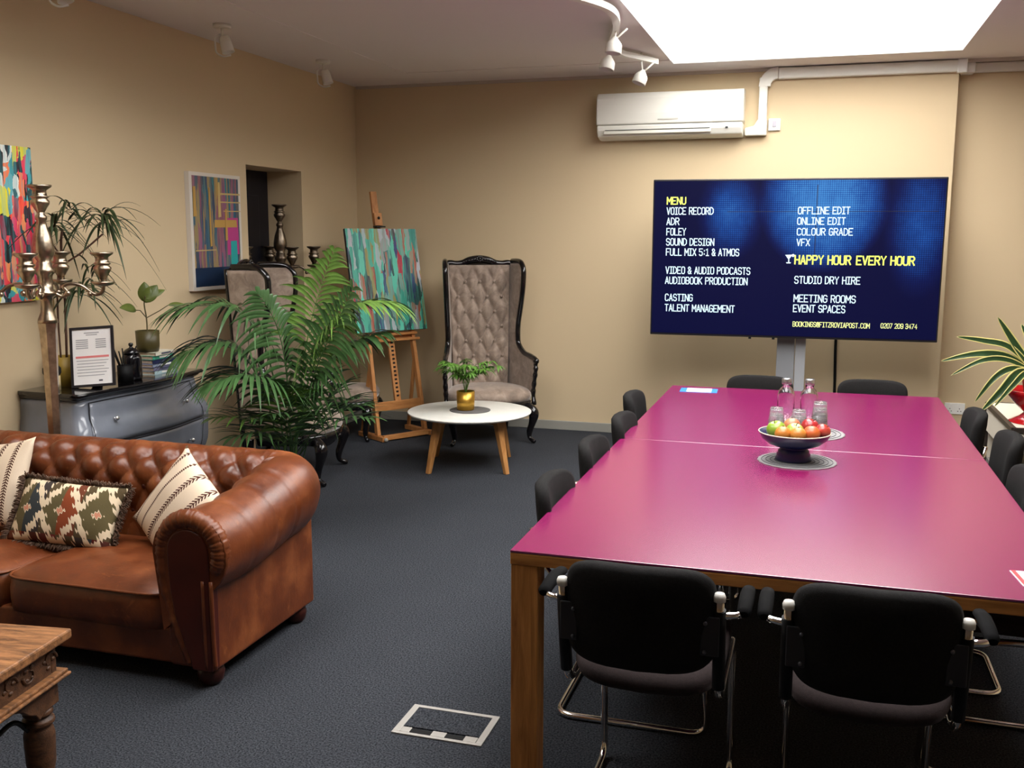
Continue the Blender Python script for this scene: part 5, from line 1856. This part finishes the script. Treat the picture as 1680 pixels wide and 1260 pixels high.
MB().box((CW / 2, CL - .004, .35), (CW - .03, .012, .58)).build('rear_panel', M_cabw, cab)
MB().box((CW / 2, CL / 2, .30), (CW - .03, CL - .03, .02)).build('shelf', pm('grey_shelf', S(120, 116, 112), .5), cab)
MB().box((CW / 2, CL / 2, .06), (CW - .03, CL - .03, .02)).build('shelf', pm('grey_shelf', (0, 0, 0)), cab)
pl = thing('red_planter', 'glossy red flared bowl planter standing on the white side unit', 'planter', (1.195, 6.06, CHH))
M_redg = pm('red_glaze', S(176, 16, 24), .15, coat=.5)
MB().lathe([(.001, 0), (.125, 0), (.128, .006), (.075, .035), (.055, .055), (.06, .062), (.10, .10), (.145, .155), (.165, .185), (.16, .187), (.13, .155), (.07, .09), (.001, .085)], seg=44).build('bowl', M_redg, pl)
vp = thing('variegated_plant', 'variegated long-leaved plant in terracotta pot sitting in the red planter', 'potted plant', (1.195, 6.06, CHH + .086))
MB().lathe([(.001, 0), (.05, 0), (.075, .16), (.08, .16), (.08, .19), (.072, .19), (.066, .16), (.001, .15)], seg=28).build('pot', pm('terracotta', S(150, 84, 56), .8), vp)
MB().lathe([(.001, .15), (.068, .15), (.07, .178), (.001, .18)], seg=20).build('soil', M_soil, vp)
M_vg = pm('dark_green_blade', S(40, 66, 36), .35, var=.3, vscale=14)
M_vy = pm('cream_leaf_edge', S(206, 196, 120), .4)


def blade(pts, W):
    """strap leaf along pts with cream margins."""
    pth = smooth_path(pts, 6)
    n = len(pth)
    m = MB()
    rows = []
    for i, p in enumerate(pth):
        t = i / (n - 1)
        tg = (pth[min(i + 1, n - 1)] - pth[max(i - 1, 0)]).normalized()
        sd = tg.cross(Vector((.15, -1, .35)))
        sd.normalize()
        nn = sd.cross(tg)
        w_ = W * (math.sin(PI * min(1, (t * .93 + .07))) ** .7) * .5
        rows.append([m.bm.verts.new(p + sd * w_ * q + nn * abs(q) * w_ * .35) for q in (-1, -.72, 0, .72, 1)])
    for a, b in zip(rows, rows[1:]):
        for k in range(4):
            m.mi = 1 if k in (0, 3) else 0
            m.face([a[k], a[k + 1], b[k + 1], b[k]], True)
    return m.build('leaf', [M_vg, M_vy], vp, solid=.0015, fixn=False)


zc0 = .18
for pts, W in (([(0, 0, zc0), (-.10, -.01, .32), (-.21, -.02, .50)], .05), ([(0, 0, zc0), (-.14, -.02, .33), (-.27, -.03, .365), (-.40, -.05, .385)], .04),
               ([(0, 0, zc0), (-.15, -.02, .28), (-.30, -.04, .29), (-.47, -.06, .245)], .045), ([(0, 0, zc0), (-.14, -.04, .26), (-.27, -.07, .26), (-.42, -.09, .17)], .035),
               ([(0, 0, zc0), (-.12, -.06, .22), (-.21, -.09, .17), (-.30, -.11, .03)], .04), ([(0, 0, zc0), (-.10, -.08, .2), (-.18, -.12, .10), (-.27, -.15, -.01)], .055),
               ([(0, 0, zc0), (-.07, -.09, .2), (-.13, -.14, .14), (-.22, -.19, .02)], .035), ([(0, 0, zc0), (-.04, .0, .34), (-.09, .02, .46)], .045), ([(0, 0, zc0), (.0, .02, .36), (-.03, .05, .50)], .05),
               ([(0, 0, zc0), (.12, 0, .32), (.24, -.02, .36)], .05), ([(0, 0, zc0), (.12, -.05, .26), (.28, -.08, .2)], .045), ([(0, 0, zc0), (.04, .1, .3), (.1, .22, .3)], .045), ([(0, 0, zc0), (.06, .02, .36), (.12, .02, .5)], .05)):
    blade([(x * (1.08 if x < 0 else 1), y, z) for x, y, z in pts], W)

# ================================================================== CEILING SPOTLIGHTS
def make_spot(label, loc, rz):
    t = thing('ceiling_spotlight', label, 'spotlight', loc, rz, 'single white spotlights near the left wall')
    MB().lathe([(.001, 0), (.055, 0), (.055, -.018), (.05, -.024), (.001, -.026)], seg=28).build('mount', M_plastic, t)
    MB().lathe([(.008, -.024), (.008, -.075)], seg=10).build('stem', M_plastic, t)
    o = MB()
    d = Vector((.25, -.12, -.96)).normalized()
    a = Vector((.01, 0, -.075))
    u = d.orthogonal().normalized()
    v = d.cross(u)
    o.loft([[a + d * h + (u * math.cos(2 * PI * k / 20) + v * math.sin(2 * PI * k / 20)) * r for k in range(20)] for h, r in ((0, .004), (0, .028), (.008, .034), (.10, .040), (.10, .036), (.07, .03), (.07, .001))])
    o.build('lamp_head', M_plastic, t)
    MB().tube(fillet([(-.012, .0, -.06), (-.048, .004, -.075), (-.042, -.003, -.175), (-.0, -.02, -.20), (.05, -.03, -.19)], .02), .006, 8).build('bracket', M_plastic, t)
    return t
s0 = make_spot('white ceiling spotlight near the left wall, nearer one above the sofa side', (-3.653, 5.688, ZC), .5)
dup(s0, (-3.651, 7.031, ZC), .5, 'white ceiling spotlight near the left wall, further one toward the room corner')

dup(s0, (-3.655, 4.26, ZC), .5, 'white ceiling spotlight barely showing at the very top left edge of the picture')

tk = thing('curved_track_light', 'white wavy ceiling light track with three cone spotlights beside the skylight', 'track light', (-1.27, 6.6, ZC))
o_ = Vector((-1.27, 6.6, ZC))
tp = smooth_path([(-1.62, 5.0, 2.955), (-1.40, 5.28, 2.955), (-1.235, 5.6, 2.955), (-1.19, 5.86, 2.955), (-1.235, 6.2, 2.955), (-1.34, 6.6, 2.955), (-1.40, 6.9, 2.955), (-1.385, 7.15, 2.955), (-1.31, 7.32, 2.955), (-1.205, 7.56, 2.955)], 8)
m = MB()
rings = []
for i, p in enumerate(tp):
    tg = (tp[min(i + 1, len(tp) - 1)] - tp[max(i - 1, 0)]).normalized()
    sd = Vector((tg.y, -tg.x, 0))
    rings.append([p - o_ + sd * a + Vector((0, 0, b)) for a, b in ((-.022, -.018), (.022, -.018), (.022, .018), (-.022, .018))])
m.loft(rings, smooth=False).build('track', M_plastic, tk)
for p in (tp[10], tp[40], tp[66]):
    MB().lathe([(.006, -.022), (.006, .045)], (p.x - o_.x, p.y - o_.y, -.045), 8).build('hanger', M_plastic, tk)
def head(i, dz, aim, off):
    p = tp[i] - o_
    t0 = Vector((p.x, p.y, -.058))
    c = Vector((p.x + off[0], p.y + off[1], -.04 - dz))
    d = Vector(aim).normalized()
    u = d.orthogonal().normalized()
    v = d.cross(u)
    h = MB().loft([[c + d * hh + (u * math.cos(2 * PI * k / 22) + v * math.sin(2 * PI * k / 22)) * r for k in range(22)] for hh, r in ((-.055, .004), (-.05, .012), (-.01, .046), (.0, .05), (.05, .052), (.052, .048), (.02, .04), (.02, .001))])
    ho = h.build('lamp_head', M_plastic, tk)
    MB().tube([t0, c - d * .03], .006, 8).build('arm', M_plastic, ho)
    MB().tube([c - d * .03, c - d * .03 + Vector((.075, .02, .07))], .006, 8).build('arm', M_plastic, ho)
    MB().lathe([(.001, 0), (.038, 0), (.038, .004), (.001, .004)], c + d * .022, 16).build('bulb', pm('lamp_glass', S(60, 58, 56), .2), ho)
head(34, .10, (-.1, -.1, -1), (-.01, .0))
head(48, .10, (-.15, -.2, -1), (-.03, -.0))
head(66, .13, (-.35, -.2, -1), (.0, .0))

# ================================================================== FLOOR BOX
fb = thing('floor_box', 'metal floor socket box with carpet lid set into the dark carpet', 'floor box', (-1.158, 3.024, 0), 0)
FX, FY = .325, .212
M_fb = pm('brushed_steel', S(178, 174, 168), .4, metal=.35)
m = MB()
for c, d in (((0, FY / 2 - .008, .003), (FX, .016, .006)), ((0, -FY / 2 + .007, .003), (FX, .014, .006)), ((-FX / 2 + .012, 0, .003), (.024, FY - .03, .006)), ((FX / 2 - .012, 0, .003), (.024, FY - .03, .006))):
    m.box(c, d)
m.build('rim', M_fb, fb, bevel=.0015)
M_lid = bpy.data.materials['charcoal_carpet']
MB().box((0, .017, .002), (FX - .05, FY - .075, .006)).build('carpet_lid', M_lid, fb)
for x, w_ in ((-.12, .035), (0, .05), (.115, .045)):
    MB().box((x, -FY / 2 + .03, .0035), (w_, .032, .007)).build('hinge_plate', M_fb, fb, bevel=.0015)
for x in (-.065, .055):
    MB().box((x, -FY / 2 + .03, .0025), (.075, .026, .005)).build('cable_flap', M_bplast, fb)
